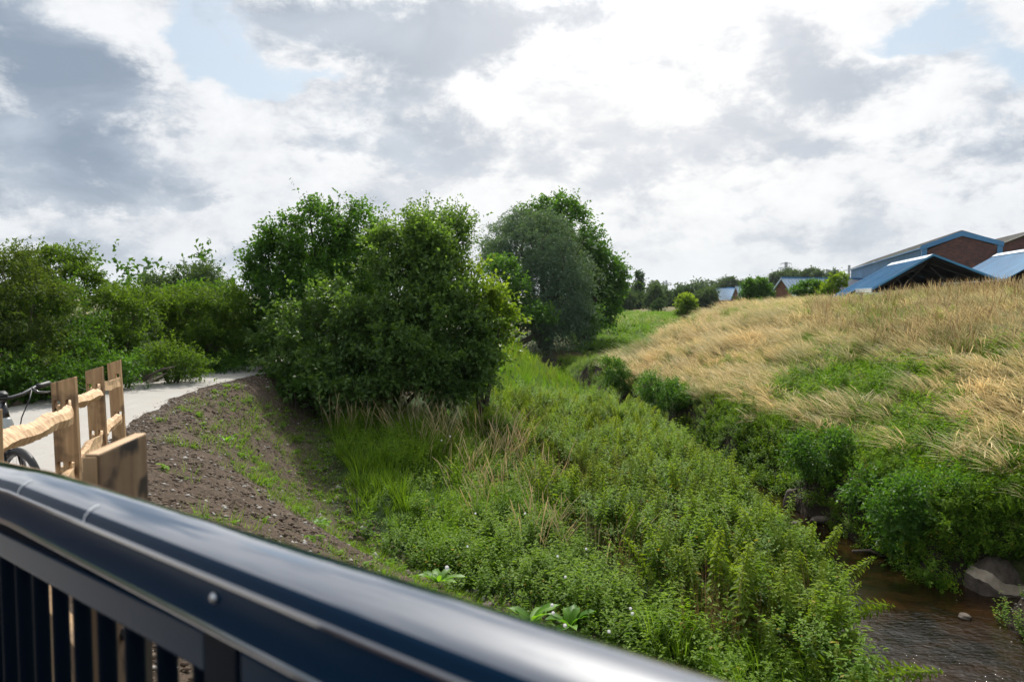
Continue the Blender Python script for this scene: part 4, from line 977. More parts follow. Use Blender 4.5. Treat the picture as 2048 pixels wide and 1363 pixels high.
for i, (px, py, r, lab) in enumerate([(1672, 1032, .26, 'flat muddy stone on the right bank where twigs lie across it'), (1640, 1040, .20, 'smaller muddy stone left of the flat stone at the right bank'), (1700, 1048, .24, 'dark wet stone tucked under the right bank plants'),
                                     (1930, 1232, .09, 'dark stone breaking the water surface below the concrete slab'), (1545, 965, .3, 'dark mud lump at the foot of the right bank upstream of the stump'), (1592, 1046, .12, 'small pebble at the stream edge beside the nettles')]):
    lump('stone', on_water(px, py, .02), r, lab, 'stone', M_rock, seed=20 + i, squash=.45, group='stones in the stream')
for i, (p0, p1, r, lab) in enumerate([((1655, 1040), (1700, 1022), .014, 'bare grey twig lying over the flat stone'), ((1668, 1022), (1690, 1052), .010, 'thin forked twig crossing the bare grey twig'), ((1705, 1102), (1770, 1112), .03, 'drifted brown branch lying in the dark water'), ((1640, 1085), (1690, 1088), .012, 'floating straw coloured reed stem in the stream')]):
    a = on_water(*p0, .12); b_ = on_water(*p1, .06); mb = MB(); o0 = a
    mb.tube([a - o0, (a + b_) / 2 - o0 + Vector((.02, .03, .05)), b_ - o0], [r, r * .8, r * .4], 6); mb.tube([(a + b_) / 2 - o0 + Vector((.02, .03, .05)), (a + b_) / 2 - o0 + (b_ - a) * .3 + Vector((.05, .12, .16))], [r * .6, r * .2], 5)
    tag(mb.build('twig', M_bark, None, smooth=True, loc=o0), lab, 'twig', 'driftwood in the stream')
# gravel bar at the right edge of the water
gb = on_water(2010, 1262); 
n = 900; a = rng.uniform(0, 1, n); yy = rng.uniform(6.5, 14.5, n); xx = xR(yy) + rng.uniform(-.35, .5, n) ** 1
def pebbles(name, label, pts, rmin, rmax, m_, flat=.6, parent=None, pw=2.5):
    n = len(pts); base = np.array([(1, 0, 0), (0, 1, 0), (-1, 0, 0), (0, -1, 0), (0, 0, 1), (0, 0, -1)], float); fc = np.array([(0, 1, 4), (1, 2, 4), (2, 3, 4), (3, 0, 4), (1, 0, 5), (2, 1, 5), (3, 2, 5), (0, 3, 5)])
    r = rmin + (rmax - rmin) * rng.random(n) ** pw; sh_ = 1 + .35 * rng.standard_normal((n, 6, 3)); th = rng.uniform(0, 6.28, n)
    v = base[None] * np.abs(sh_) * r[:, None, None]; v[..., 2] *= flat
    cx, sx_ = np.cos(th)[:, None], np.sin(th)[:, None]; x = v[..., 0] * cx - v[..., 1] * sx_; y = v[..., 0] * sx_ + v[..., 1] * cx
    v = np.stack([x, y, v[..., 2]], -1) + pts[:, None, :]; f = fc[None] + (np.arange(n) * 6)[:, None, None]
    o = link(name, np_mesh(name, v.reshape(-1, 3), f.reshape(-1, 3), m_, False, {'tint': np.repeat(rng.random(n), 6)}), parent); return tag(o, label, None, None, 'stuff')
def clod_build(g, co, c):
    t = g.attr('tint'); return g.ramp(t, [(0, (.085, .060, .043)), (.5, (.13, .096, .070)), (.86, (.19, .155, .12)), (.93, (.33, .31, .285)), (1, (.45, .43, .4))])
M_clod = mat('earth clods and chips', (.13, .1, .08), .95, build=clod_build, spec=.15)
pebbles('silt_gravel', 'grey silt and small stones along the right water edge', np.stack([xx, yy, np.maximum(H(xx, yy), WATER - .02) - .005], 1), .008, .045, M_mudstone)

#--VEGETATION--
# ------------------------------------------------------------------ shrubs and trees
TG = 'dense shrubs in the middle of the view'
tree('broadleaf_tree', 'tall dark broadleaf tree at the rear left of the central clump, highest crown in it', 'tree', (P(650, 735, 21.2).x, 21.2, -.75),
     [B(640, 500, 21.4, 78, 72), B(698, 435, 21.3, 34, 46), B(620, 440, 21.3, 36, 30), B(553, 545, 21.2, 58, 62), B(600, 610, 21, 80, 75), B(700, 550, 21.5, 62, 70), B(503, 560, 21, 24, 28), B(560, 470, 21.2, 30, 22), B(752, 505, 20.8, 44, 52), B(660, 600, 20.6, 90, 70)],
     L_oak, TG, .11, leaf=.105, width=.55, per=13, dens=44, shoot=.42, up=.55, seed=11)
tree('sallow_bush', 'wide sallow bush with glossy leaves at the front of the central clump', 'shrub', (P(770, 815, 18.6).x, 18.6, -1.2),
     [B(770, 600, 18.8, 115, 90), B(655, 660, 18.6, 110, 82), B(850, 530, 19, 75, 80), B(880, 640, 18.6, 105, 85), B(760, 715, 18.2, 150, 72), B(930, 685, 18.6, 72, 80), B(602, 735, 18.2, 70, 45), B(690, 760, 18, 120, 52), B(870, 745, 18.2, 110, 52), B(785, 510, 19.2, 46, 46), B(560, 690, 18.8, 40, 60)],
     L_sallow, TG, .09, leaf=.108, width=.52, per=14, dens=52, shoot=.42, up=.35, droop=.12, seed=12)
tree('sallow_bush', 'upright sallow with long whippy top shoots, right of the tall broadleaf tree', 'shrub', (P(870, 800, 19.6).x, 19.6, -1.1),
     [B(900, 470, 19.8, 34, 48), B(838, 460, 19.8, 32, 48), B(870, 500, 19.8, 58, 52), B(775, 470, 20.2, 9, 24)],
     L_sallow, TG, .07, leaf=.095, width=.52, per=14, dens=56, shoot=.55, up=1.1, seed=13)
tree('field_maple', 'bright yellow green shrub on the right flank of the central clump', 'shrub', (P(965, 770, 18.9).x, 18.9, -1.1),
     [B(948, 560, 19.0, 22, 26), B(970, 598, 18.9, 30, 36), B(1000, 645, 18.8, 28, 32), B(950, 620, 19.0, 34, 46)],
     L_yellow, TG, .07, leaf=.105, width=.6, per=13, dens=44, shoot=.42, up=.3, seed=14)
HG = 'hedge shrubs beyond the path'
hd = [  # label, foot px, d, blobs, material, leaf, seed
 ('dark hedge shrub with reddish tinged leaves filling the far left edge', 40, 14.2, [B(10, 555, 14.6, 80, 62), B(70, 590, 15.2, 70, 50), B(60, 640, 14.2, 105, 70), B(-60, 620, 14.5, 90, 95), B(20, 720, 13.6, 120, 60)], L_rust, .05, 31),
 ('small spreading tree with layered yellow green crown rising above the left hedge', 118, 17.5, [B(128, 520, 17.5, 40, 26), B(95, 540, 17.6, 52, 34), B(150, 560, 17.2, 38, 26), B(60, 575, 17.6, 50, 40), B(20, 515, 18, 26, 18)], L_elder, .06, 32),
 ('deep green hedge shrub whose foot hides in shade left of the fence posts', 125, 15.0, [B(120, 640, 15.4, 75, 75), B(150, 720, 14.6, 75, 55), B(60, 755, 13.2, 100, 38)], L_hedge, .05, 33),
 ('airy hawthorn with bare arching stems, second mass of the hedge from the left', 235, 17.0, [B(225, 620, 17.4, 62, 40), B(265, 640, 17.2, 42, 40), B(200, 680, 16.8, 60, 50), B(235, 600, 18.5, 60, 24), B(300, 625, 19, 50, 32), B(250, 700, 16.6, 58, 48), B(285, 600, 18, 30, 22)], L_elder, .052, 34),
 ('low bright green bush leaning towards the path, left of the path bend', 345, 15.9, [B(352, 722, 16.0, 50, 34), B(320, 735, 15.8, 34, 28), B(372, 728, 16.2, 28, 22)], L_elder, .05, 35),
 ('yellow green elder forming the broad middle of the hedge', 400, 18.8, [B(390, 640, 19, 82, 52), B(440, 600, 19.2, 46, 34), B(360, 610, 19.5, 60, 26), B(345, 650, 19, 50, 40), B(420, 690, 18.6, 72, 48)], L_elder, .058, 36),
 ('tall mixed hedge shrub at the bend of the path, just left of the central clump', 490, 20.5, [B(475, 640, 20.6, 52, 52), B(510, 660, 20.8, 44, 64), B(480, 700, 20.2, 60, 40), B(455, 590, 21, 30, 24)], L_hedge, .06, 37),
 ('dark glossy ivy mound on the hedge top before the pale rounded trees', 350, 23, [B(345, 592, 23, 38, 18), B(382, 582, 23, 20, 14), B(320, 610, 23, 24, 16)], L_oak, .07, 38),
 ('green undergrowth shrub at the hedge foot behind the three posts', 250, 15.2, [B(190, 745, 14.6, 70, 28), B(262, 742, 15, 50, 28), B(110, 775, 13.4, 60, 25), B(430, 728, 18.4, 60, 18)], L_bank, .05, 39)]
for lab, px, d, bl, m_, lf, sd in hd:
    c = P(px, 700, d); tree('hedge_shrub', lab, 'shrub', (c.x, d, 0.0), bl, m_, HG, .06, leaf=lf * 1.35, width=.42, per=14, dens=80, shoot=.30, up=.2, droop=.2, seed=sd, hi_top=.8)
tree('rounded_tree', 'pale grey green rounded tree top showing over the hedge, left of the central clump', 'tree', (P(370, 640, 36).x, 36, -.3),
     [B(335, 580, 36, 48, 34), B(385, 565, 36, 44, 32), B(412, 572, 36, 30, 38), B(300, 600, 36, 26, 24), B(360, 610, 36, 70, 40)], L_far, None, .2, leaf=.13, width=.42, per=14, dens=30, shoot=.5, seed=41)
# fallen branch arch by the hedge
tb = tag(None or empty('fallen_branch', (P(290, 762, 15).x, 15, .05), 'bare arched branch at the hedge foot beside the path', 'branch')); mb = MB()
mb.tube([P(283, 762, 15) - tb.location, P(300, 750, 15) - tb.location, P(325, 738, 15) - tb.location, P(350, 733, 15.1) - tb.location], [.03, .026, .02, .012], 7); mb.tube([P(283, 763, 15) - tb.location, P(310, 752, 14.9) - tb.location, P(335, 746, 15) - tb.location], [.02, .015, .008], 6); mb.build('bough', M_bark, tb, smooth=True)
# far group
tree('willow', 'grey green willow with drooping silvery foliage, left of the dark oak', 'tree', (P(1090, 660, 60).x, 60, -1.9),
     [B(1040, 500, 60, 58, 60), B(1060, 440, 61, 42, 36), B(1130, 520, 58, 55, 62), B(1090, 590, 58, 75, 62), B(1000, 480, 62, 34, 44), B(1085, 480, 59, 50, 50), B(1130, 600, 57, 48, 50), B(965, 500, 63, 24, 26), B(1100, 635, 57, 60, 30)],
     L_willow, 'large trees beyond the central clump', .4, leaf=.26, width=.24, per=16, dens=8.5, shoot=1.3, up=.1, droop=.8, seed=51)
tree('oak_tree', 'large dark green oak with a broken rounded outline, right of the willow', 'tree', (P(1170, 650, 66).x, 66, -1.9),
     [B(1120, 445, 66, 52, 44), B(1165, 500, 66, 52, 60), B(1200, 560, 66, 44, 60), B(1160, 600, 66, 70, 58), B(1110, 500, 68, 70, 60), B(1205, 610, 65, 30, 40), B(1080, 425, 67, 30, 22)],
     L_oak, 'large trees beyond the central clump', .45, leaf=.27, width=.6, per=13, dens=8, shoot=.9, up=.4, seed=52)
tree('dark_bush', 'deep green bush between the yellow green shrub and the willow', 'shrub', (P(1010, 655, 55).x, 55, -1.9),
     [B(1000, 560, 55, 48, 44), B(1020, 610, 54, 60, 44), B(1060, 640, 53, 50, 24), B(1175, 640, 58, 40, 22)], L_oak, 'large trees beyond the central clump', .25, leaf=.22, width=.6, per=12, dens=6.5, shoot=.7, seed=53)
# distance: individual trees along the skyline
sk = [(1237, 'pale tree just right of the oak, first on the skyline', 150, [(1236, 590, 20, 28), (1250, 603, 18, 16)], L_far),
 (1278, 'slender dark poplar rising highest on the far skyline', 170, [(1278, 560, 7, 16), (1279, 580, 9, 18), (1277, 598, 10, 12)], L_dark),
 (1267, 'low dark trees at the foot of the poplar', 165, [(1262, 600, 15, 12), (1285, 600, 18, 13)], L_dark),
 (1305, 'ragged grey green tree right of the poplar', 140, [(1303, 590, 16, 18), (1318, 600, 14, 14)], L_far),
 (1318, 'small round dark bush in the field below the poplar', 118, [(1316, 608, 9, 9)], L_dark),
 (1345, 'long low tree mass under the close pair of pylons', 200, [(1338, 597, 22, 11), (1356, 600, 20, 12)], L_dark),
 (1385, 'rounded tree between the pylon pair and the huts, taller one', 185, [(1382, 588, 20, 14), (1362, 593, 16, 12)], L_dark),
 (1408, 'broad mid green tree left of the pointed huts', 150, [(1412, 592, 22, 15), (1400, 600, 20, 10)], L_far),
 (1372, 'yellow green bush at the far end of the dry grass mound', 82, [(1372, 610, 19, 15), (1362, 618, 13, 11), (1384, 616, 12, 12)], L_yellow),
 (1458, 'distant domed tree behind the pointed huts', 280, [(1456, 572, 20, 13), (1440, 580, 14, 10), (1478, 576, 10, 12)], L_far),
 (1512, 'round dark green bush between the huts and the pale shed', 88, [(1508, 577, 24, 18), (1520, 586, 24, 16), (1495, 590, 16, 13), (1524, 568, 10, 9)], L_oak),
 (1560, 'distant tree row behind the pale shed, left end', 260, [(1560, 555, 14, 8), (1578, 552, 16, 8), (1548, 560, 10, 7)], L_far),
 (1605, 'distant tree row behind the pale shed, middle', 255, [(1600, 553, 18, 9), (1625, 550, 16, 8)], L_far),
 (1650, 'distant tree row behind the pale shed, right end', 250, [(1648, 550, 16, 8), (1666, 553, 12, 8)], L_far),
 (1625, 'feathery green shrub in front of the pale shed roof', 62, [(1618, 578, 30, 14), (1600, 585, 20, 10), (1645, 575, 20, 13)], L_bank),
 (1672, 'upright yellow green weeds left of the open shed eave', 60, [(1668, 566, 14, 12), (1682, 560, 12, 10), (1655, 580, 18, 10)], L_yellow)]
for k, (px, lab, d, bl, m_) in enumerate(sk):
    s = d / 100.0; dens = 5.0 / s ** 1.6; fz = float(H(P(px, 590, d).x, d)) - .1
    tree('poplar_tree' if k == 1 else 'skyline_tree', lab, 'tree', (P(px, 590, d).x, d, fz), [B(a, b_, d, rx, ry) for a, b_, rx, ry in bl] + ([] if k in (1, 4) else [B(px, 604, d, max(q[2] for q in bl) * .9, 11)]), m_, 'trees on the far skyline',
         .18 * s, leaf=.26 * s ** .9, width=.55, per=10, dens=dens * 3.2, shoot=.55 * s, up=(2.2 if k == 1 else .5), seed=60 + k, hi_top=.5)
# continuous distant woodland behind everything, one mass
def wood(name, label, pts, m_, leaf, hgt, seed):
    global rng; rng = np.random.default_rng(seed); bl = []
    for (x, y) in pts:
        h = hgt * rng.uniform(.65, 1.15); z = float(H(x, y)); bl.append(((x, y, z + h * .5), (h * .6, h * .6, h * .55)))
    me, n = crown_mesh(name, bl, m_, leaf=leaf, width=.6, per=9, dens=.45, shoot=1.6, seed=seed); o = link(name, me); return tag(o, label, None, None, 'stuff')
rg = np.random.default_rng(5)
pts_w = [(x, 330 + rg.uniform(-25, 25)) for x in np.arange(20, 210, 6.5)]
wood('distant_woodland', 'low distant woodland closing the view along the horizon', pts_w, L_far, 1.15, 7.5, 71)
pts_w = [(x, 60 + rg.uniform(-6, 8)) for x in np.arange(-62, 2, 5.0)]
wood('woodland_edge', 'green woodland edge behind the hedge and the central clump', pts_w, L_hedge, .5, 5.2, 72)
# bushes on the right bank of the stream
bb = [('bright green bush hanging over the far bend of the stream', 1228, 33, [(1228, 742, 34, 26), (1250, 760, 30, 20)]),
      ('leafy bush at the middle of the right bank where the water narrows', 1330, 26, [(1335, 790, 50, 26), (1385, 810, 42, 24), (1300, 775, 28, 20)]),
      ('rounded dark green bush on the right bank under the dry grass', 1640, 16.5, [(1640, 895, 52, 36), (1690, 910, 36, 34), (1600, 905, 30, 26), (1650, 940, 46, 30)]),
      ('broad leafy bush overhanging the water at the right edge', 1890, 13.5, [(1860, 990, 75, 42), (1960, 985, 85, 45), (1890, 1030, 85, 36), (1790, 1020, 55, 42), (1815, 1075, 50, 34), (1880, 1085, 32, 30), (2040, 1020, 60, 40), (1950, 1060, 50, 24), (2030, 1062, 50, 22)]),
      ('low bush rooted above the stones on the right bank', 1735, 15, [(1735, 965, 48, 36), (1770, 1000, 40, 42), (1725, 1010, 26, 30)])]
for k, (lab, px, d, bl) in enumerate(bb):
    c = P(px, 700, d); tree('bank_bush', lab, 'shrub', (c.x, d + .3, float(H(c.x, d + .3)) - .1), [B(a, b_, d, rx, ry) for a, b_, rx, ry in bl], L_bank, 'bushes along the right bank', .03,
         leaf=.085, width=.42, per=13, dens=60, shoot=.30, up=.3, seed=80 + k, shell=.5)
# small shrub at the foot of the clump, beside the bank
c = P(590, 800, 17.2); tree('young_shrub', 'small light green shrub at the top of the bank beside the path edge', 'shrub', (c.x, 17.2, -.6), [B(590, 785, 17.2, 34, 22), B(560, 770, 17.4, 20, 14)], L_bank, None, .02, leaf=.07, width=.4, per=12, dens=60, shoot=.25, seed=95)

# ------------------------------------------------------------------ ground cover
rng = np.random.default_rng(21)
nearp = [nettle(rng.uniform(.75, 1.08), step=.055, big=rng.uniform(.9, 1.2)) for _ in range(9)]
def vx(x, y): return (x > xT(y) + .4) & (x < xL(y) + .25 - .75 * (1 - sm(y, 7.0, 11.0)))
# nettle bed: grows thickest towards the stream
def nettle_w(x, y):
    u = (x - xT(y)) / (xL(y) - xT(y)); return u + .25 * (fbm(x, y, .5, 3) - .5) > (.42 + .1 * sm(y, 8, 14) - .25 * sm(y, 15, 26))
N1 = sample(-6, 6, 3.5, 14, 25, lambda x, y: vx(x, y) & nettle_w(x, y)); N2 = sample(-6, 6, 14, 24, 24, lambda x, y: vx(x, y) & nettle_w(x, y)); N3 = sample(-6, 8, 24, 62, 13, lambda x, y: vx(x, y) & (x > -4 + 0 * y))
N4 = sample(-3, 6, 3.5, 12, 12, lambda x, y: (x > xL(y) - 1.0) & (x < xL(y) + .35 - .95 * (1 - sm(y, 7.0, 11.0))))
NN = np.concatenate([N1, N2, N3, N4]); sc_ = np.concatenate([rng.uniform(.45, 1.05, len(N1)), rng.uniform(.55, .92, len(N2)), rng.uniform(.4, .72, len(N3)), rng.uniform(.6, .85, len(N4))])
tn = .55 * fbm(NN[:, 0], NN[:, 1], .35, 5) + .25 * rng.random(len(NN)) + .48 * sm(NN[:, 1], 12, 30) - .1
NN[:, 2] = np.maximum(NN[:, 2], WATER)
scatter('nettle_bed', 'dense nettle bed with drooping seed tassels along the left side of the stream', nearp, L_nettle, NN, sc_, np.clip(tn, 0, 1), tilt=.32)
# nettles leaning out over the water: individual plants
ne_mesh = [proto('nettle', nettle(1.25, big=1.15), L_nettle) for _ in range(3)]
ne = [(1740, 1150, 8.6, 'nettle plant arching over the dark water beside the first floating stems', 62, -8), (1700, 1100, 9.4, 'upright nettle tip against the dark water, farthest of the overhanging ones', 30, 4), (1770, 1195, 8.2, 'nettle stem reaching far out over the stream, middle of the overhanging ones', 70, 2),
      (1800, 1265, 7.2, 'long nettle stem bending right over the ripples', 72, 0), (1850, 1290, 7.0, 'nettle tip hanging farthest right over the bright ripples', 68, 6), (1780, 1330, 6.5, 'nettle drooping above the ripples at the bottom edge', 60, -6)]
for k, (px, py, d, lab, tl, yw) in enumerate(ne):
    tip = P(px, py, d); o = link('nettle_plant', ne_mesh[k % 3]); tag(o, lab, 'nettle', 'nettles overhanging the water')
    dirv = Vector((math.sin(R(tl)) * math.cos(R(yw)), math.sin(R(tl)) * math.sin(R(yw)), math.cos(R(tl)))); o.location = tip - dirv * 1.2; o.rotation_euler = dirv.to_track_quat('Z', 'Y').to_euler()
#MIX
# mixed herbs and grass between the bank toe and the nettles
herbs = [herb(10, .5, .07, .45, spread=.3, nl=12), herb(9, .42, .055, .6, spread=.32, nl=13), herb(8, .6, .09, .3, spread=.28, nl=11), herb(12, .35, .05, .75, spread=.36, nl=11)]
grassy = [tuft(34, .62, .012, .55, stiff=.2, tlo=.1, thi=.8), tuft(30, .8, .011, .42, stiff=.35, tlo=.2, thi=.9), tuft(38, .45, .010, .7, stiff=.1, tlo=0, thi=.7)]
g_n = sample(-7, 5, 3.5, 19, 26, lambda x, y: vx(x, y) & (~nettle_w(x, y) | (rng.random(len(x)) < .12)) & (fbm(x, y, .7, 9) + .35 * sm(-x, -1, 3) > .42)); 
h_n = sample(-7, 5, 3.5, 19, 26, lambda x, y: vx(x, y) & ~nettle_w(x, y) & (fbm(x, y, .8, 2) - .25 * sm(-x, -.5, 3.) > .36))
h_toe = sample(-4, 6, 3.5, 12, 20, lambda x, y: (x < xL(y) - .5) & (x > xT(y) + .05) & (x < xT(y) + 1.8))
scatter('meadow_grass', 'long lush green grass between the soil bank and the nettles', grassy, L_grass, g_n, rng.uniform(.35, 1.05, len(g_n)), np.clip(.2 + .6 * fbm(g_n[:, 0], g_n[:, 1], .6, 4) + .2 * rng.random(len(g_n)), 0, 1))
n_mix = sample(-6, 6, 3.5, 26, 14, lambda x, y: vx(x, y) & nettle_w(x, y) & (fbm(x, y, 1.1, 22) > .38)); n_mix[:, 2] += .45; h_g = sample(-7, 3, 8, 19, 9, lambda x, y: vx(x, y) & ~nettle_w(x, y)); h_g[:, 2] += .12
hh = np.concatenate([h_n, h_toe, n_mix, h_g]); scatter('meadow_herbs', 'mixed leafy weeds and bindweed at the foot of the bank', herbs, L_herb, hh, rng.uniform(.5, 1.1, len(hh)), np.clip(.6 * fbm(hh[:, 0], hh[:, 1], .9, 7) + .4 * rng.random(len(hh)), 0, 1))
# straw coloured reed canary grass among the green
reed = [tuft(7, 1.1, .009, .30, lean=(-.18, 0), stiff=.8, head=1.8, segs=6, tlo=.1, thi=1, rad=.25) for _ in range(5)]
r_n = sample(-6, 3.5, 9, 24, 9, lambda x, y: vx(x, y) & (np.exp(-(((x - (-1.6 + .30 * (19 - y))) / 1.0) ** 2)) * sm(y, 9, 12.5) * (1 - sm(y, 17.0, 19)) * 1.1 + np.exp(-((y - 16.9) / 1.0) ** 2) * (x < .5) > .25 + .6 * rng.random(len(x))))
scatter('reed_grass', 'bleached reed grass seed heads standing in the meadow before the clump', reed, L_reed, r_n, rng.uniform(.72, 1.02, len(r_n)), rng.random(len(r_n)), tilt=.06)
b_n = sample(-3, 5, 8, 21, 13, lambda x, y: vx(x, y) & (np.exp(-(((x - (1.7 - .15 * (y - 15))) / 1.1) ** 2)) > .25 + .6 * rng.random(len(x))))
brown = [tuft(9, .95, .008, .25, stiff=.9, tlo=0, thi=1, rad=.2, segs=3) for _ in range(2)]
scatter('dead_stems', 'brown dead stems mixed through the nettles', brown, L_brown, b_n, rng.uniform(.7, 1.12, len(b_n)), rng.random(len(b_n)), tilt=.1)
# left bank beyond: rough dark herbage towards the far trees
f_n = sample(-6, 12, 26, 60, 5, lambda x, y: (x > xT(y)) & (x < xL(y) - .2)); scatter('rough_grass', 'rough green grass of the meadow towards the willow', grassy, L_grass, f_n, rng.uniform(.9, 1.6, len(f_n)), .6 * rng.random(len(f_n)))
# thin new grass on the soil bank
seedl = [tuft(12, .13, .006, .8, stiff=.3, tlo=.4, thi=1, rad=.10, segs=3), tuft(8, .20, .007, .6, stiff=.4, tlo=.5, thi=1, rad=.08, segs=3), herb(4, .07, .05, .5, spread=.09, nl=5)]
def bank_u(x, y): return (x - xC(y)) / np.maximum(xT(y) - xC(y), .3)
s_n = sample(-8, 4, 3, 21, 130, lambda x, y: (x > xC(y) + .05) & (x < xT(y) + .5) & (fbm(x, y, 1.6, 12) * .55 + fbm(x, y, 5.0, 1) * .45 + .50 * (bank_u(x, y) - .45) + .12 * sm(y, 10, 16) > .42 + .22 * rng.random(len(x))))
scatter('bank_seedlings', 'thin bright green seedling grass scattered over the bare soil bank', seedl, L_grass, s_n, rng.uniform(.5, 1.35, len(s_n)), .3 + .6 * rng.random(len(s_n)), idx=rng.choice([0, 0, 0, 1, 1, 2], len(s_n)))
# clods and chips
cp = sample(-8, 4, 2.5, 21, 700, lambda x, y: (x > xC(y) - .42) & (x < xT(y) + .6))
pebbles('soil_clods', 'crumbly clods and pale stone chips over the bare soil', cp + np.array([0, 0, .004]), .004, .034, M_clod, pw=4.0, flat=.5)
cq = sample(-3.5, 3, 7.5, 14, 60, lambda x, y: np.abs(x - xT(y)) < .55); pebbles('toe_clods', 'larger earth clods gathered along the foot of the bank', cq + np.array([0, 0, .01]), .015, .085, M_clod, pw=2.5, flat=.75)
cq = sample(-12, -4, 9, 18, 40, lambda x, y: (x < xC(y) - np.interp(y, [9, 13, 17, 20], [2.9, 2.6, 2.3, 2.5])) & (x > xC(y) - 3.9)); pebbles('verge_soil', 'brown soil verge along the far edge of the path', cq + np.array([0, 0, .01]), .01, .08, M_clod)
vg = sample(-13, -4, 11, 24, 26, lambda x, y: (x < xC(y) - np.interp(y, [9, 13, 17, 20], [3.1, 2.8, 2.4, 2.5]) - .9) & (x > xC(y) - 5.6)); scatter('hedge_foot_weeds', 'weeds along the shaded hedge foot', herbs, L_herb, vg, rng.uniform(.5, 1.1, len(vg)), .4 * rng.random(len(vg)))
cl = [(810, 1128, 10.2, .085, 'rounded brown clod heap at the bank foot just above the handrail'), (790, 1118, 10.4, .06, 'small clod left of the rounded clod heap'), (832, 1112, 10.5, .07, 'pale clod right behind the heap at the bank foot'), (978, 1180, 9.4, .075, 'grey lump of earth half buried in weeds, upper of two'), (972, 1196, 9.3, .08, 'brown lump of earth just under the grey one'), (918, 1180, 9.6, .055, 'small lump peeping over the handrail between weeds'), (1150 - 70, 1210, 9.0, .05, 'small dry clod among the bindweed')]
for k, (px, py, d, r, lab) in enumerate(cl):
    c = P(px, py, d); lump('earth_clod', (c.x, c.y, float(H(c.x, c.y)) + r * .3), r, lab, 'clod', M_rock, seed=40 + k, squash=.7, group='clods at the foot of the bank', sub=3)

# dry grass on the mound, combed to the left by the wind
rng = np.random.default_rng(33)
lean = (-.62, .05)
dry = [tuft(24, rng.uniform(.45, .85), .0125, .34, lean=lean, stiff=.5, head=1.5, segs=5, tlo=0, thi=1, rad=.16) for _ in range(6)]
mgreen = [tuft(34, .50, .011, .6, lean=(-.4, 0), stiff=.3, segs=4, tlo=0, thi=.8, rad=.18) for _ in range(2)]
def mr(x, y): return x - xR(y)
def greenp(x, y):     # green patches in the dry sward
    g1 = np.exp(-(((x - 9.6) / 1.6) ** 2 + ((y - 21.5) / 2.6) ** 2)) + np.exp(-(((x - 14.5) / 2.6) ** 2 + ((y - 34) / 4) ** 2)) * .6
    g1 = g1 + .7 * np.exp(-(((x - 13) / 1.5) ** 2 + ((y - 27) / 2.2) ** 2)) + .6 * np.exp(-(((x - 8.4) / .9) ** 2 + ((y - 16.5) / 1.5) ** 2)) + .5 * np.exp(-(((x - 8) / 1.2) ** 2 + ((y - 30) / 3) ** 2)) + .7 * np.exp(-(((x - 12.5) / 1.4) ** 2 + ((y - 20) / 1.3) ** 2))
    return .45 * fbm(x, y, .42, 6) + .42 * fbm(x, y, 1.1, 31) + .75 * g1 + .25 * sm(mr(x, y), 9, 14)
D = sample(4, 34, 8, 30, 17, lambda x, y: (mr(x, y) > .35 + 1.3 * fbm(x, y, .9, 8)) & ((y > 15.5) | (mr(x, y) > 1.6)) & (greenp(x, y) < .62 + .25 * rng.random(len(x)))); D2 = sample(4, 40, 30, 60, 8, lambda x, y: (y < 41 + 1.35 * np.clip(x - 6.6, 0, 18)) & (mr(x, y) > .3 + 1.0 * fbm(x, y, .9, 8)) & (greenp(x, y) < .70 + .25 * rng.random(len(x))))
DD = np.concatenate([D, D2]); scd = np.concatenate([rng.uniform(.45, 1.15, len(D)), rng.uniform(.8, 1.25, len(D2))])
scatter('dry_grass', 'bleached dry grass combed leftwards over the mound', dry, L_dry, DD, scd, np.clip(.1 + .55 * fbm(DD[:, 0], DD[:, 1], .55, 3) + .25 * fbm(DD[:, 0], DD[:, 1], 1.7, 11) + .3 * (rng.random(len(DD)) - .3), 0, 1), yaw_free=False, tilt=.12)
Gm = sample(4, 34, 8, 30, 20, lambda x, y: (mr(x, y) > 1.2) & (greenp(x, y) + .35 * rng.random(len(x)) > .42)); G2 = sample(4, 40, 30, 60, 4, lambda x, y: (mr(x, y) > 1.) & (greenp(x, y) + .3 * rng.random(len(x)) > .5)); GG_ = np.concatenate([Gm, G2])
scatter('mound_green_grass', 'green grass growing through the dry sward of the mound', mgreen, L_grass, GG_, rng.uniform(.7, 1.15, len(GG_)), .55 * rng.random(len(GG_)), yaw_free=False)
mh = sample(4, 36, 8, 50, 9, lambda x, y: (mr(x, y) > 1.2) & (greenp(x, y) + .15 * rng.random(len(x)) > .72)); scatter('mound_brambles', 'low green brambles in patches on the mound', herbs, L_herb, mh, rng.uniform(.8, 1.5, len(mh)), .7 * rng.random(len(mh)))
# lush band along the right bank
bh = sample(3, 12, 7, 52, 24, lambda x, y: (mr(x, y) > -.15) & (mr(x, y) < .35 + .6 * sm(y, 17, 22) + 1.3 * fbm(x, y, .9, 8)) & (np.hypot(x - 7.3, (y - 11.8)) > .72)); scatter('bank_herbs', 'lush green herbs covering the steep right bank', herbs, L_herb, bh, rng.uniform(.5, .95, len(bh)), np.clip(.7 * fbm(bh[:, 0], bh[:, 1], .8, 2), 0, 1))
bx = sample(4, 12, 8, 24, 55, lambda x, y: (mr(x, y) > np.where(y < 11.6, .75, -.05)) & (mr(x, y) < 1.2) & (np.hypot(x - 7.3, (y - 11.7)) > .8)); bx2 = sample(6, 13, 8, 17, 30, lambda x, y: (mr(x, y) > .8) & (mr(x, y) < 3.4) & (np.hypot(x - 7.3, (y - 11.7)) > .8) & (x + .5 * wob(x, y) < 9.6 + .0 * y))
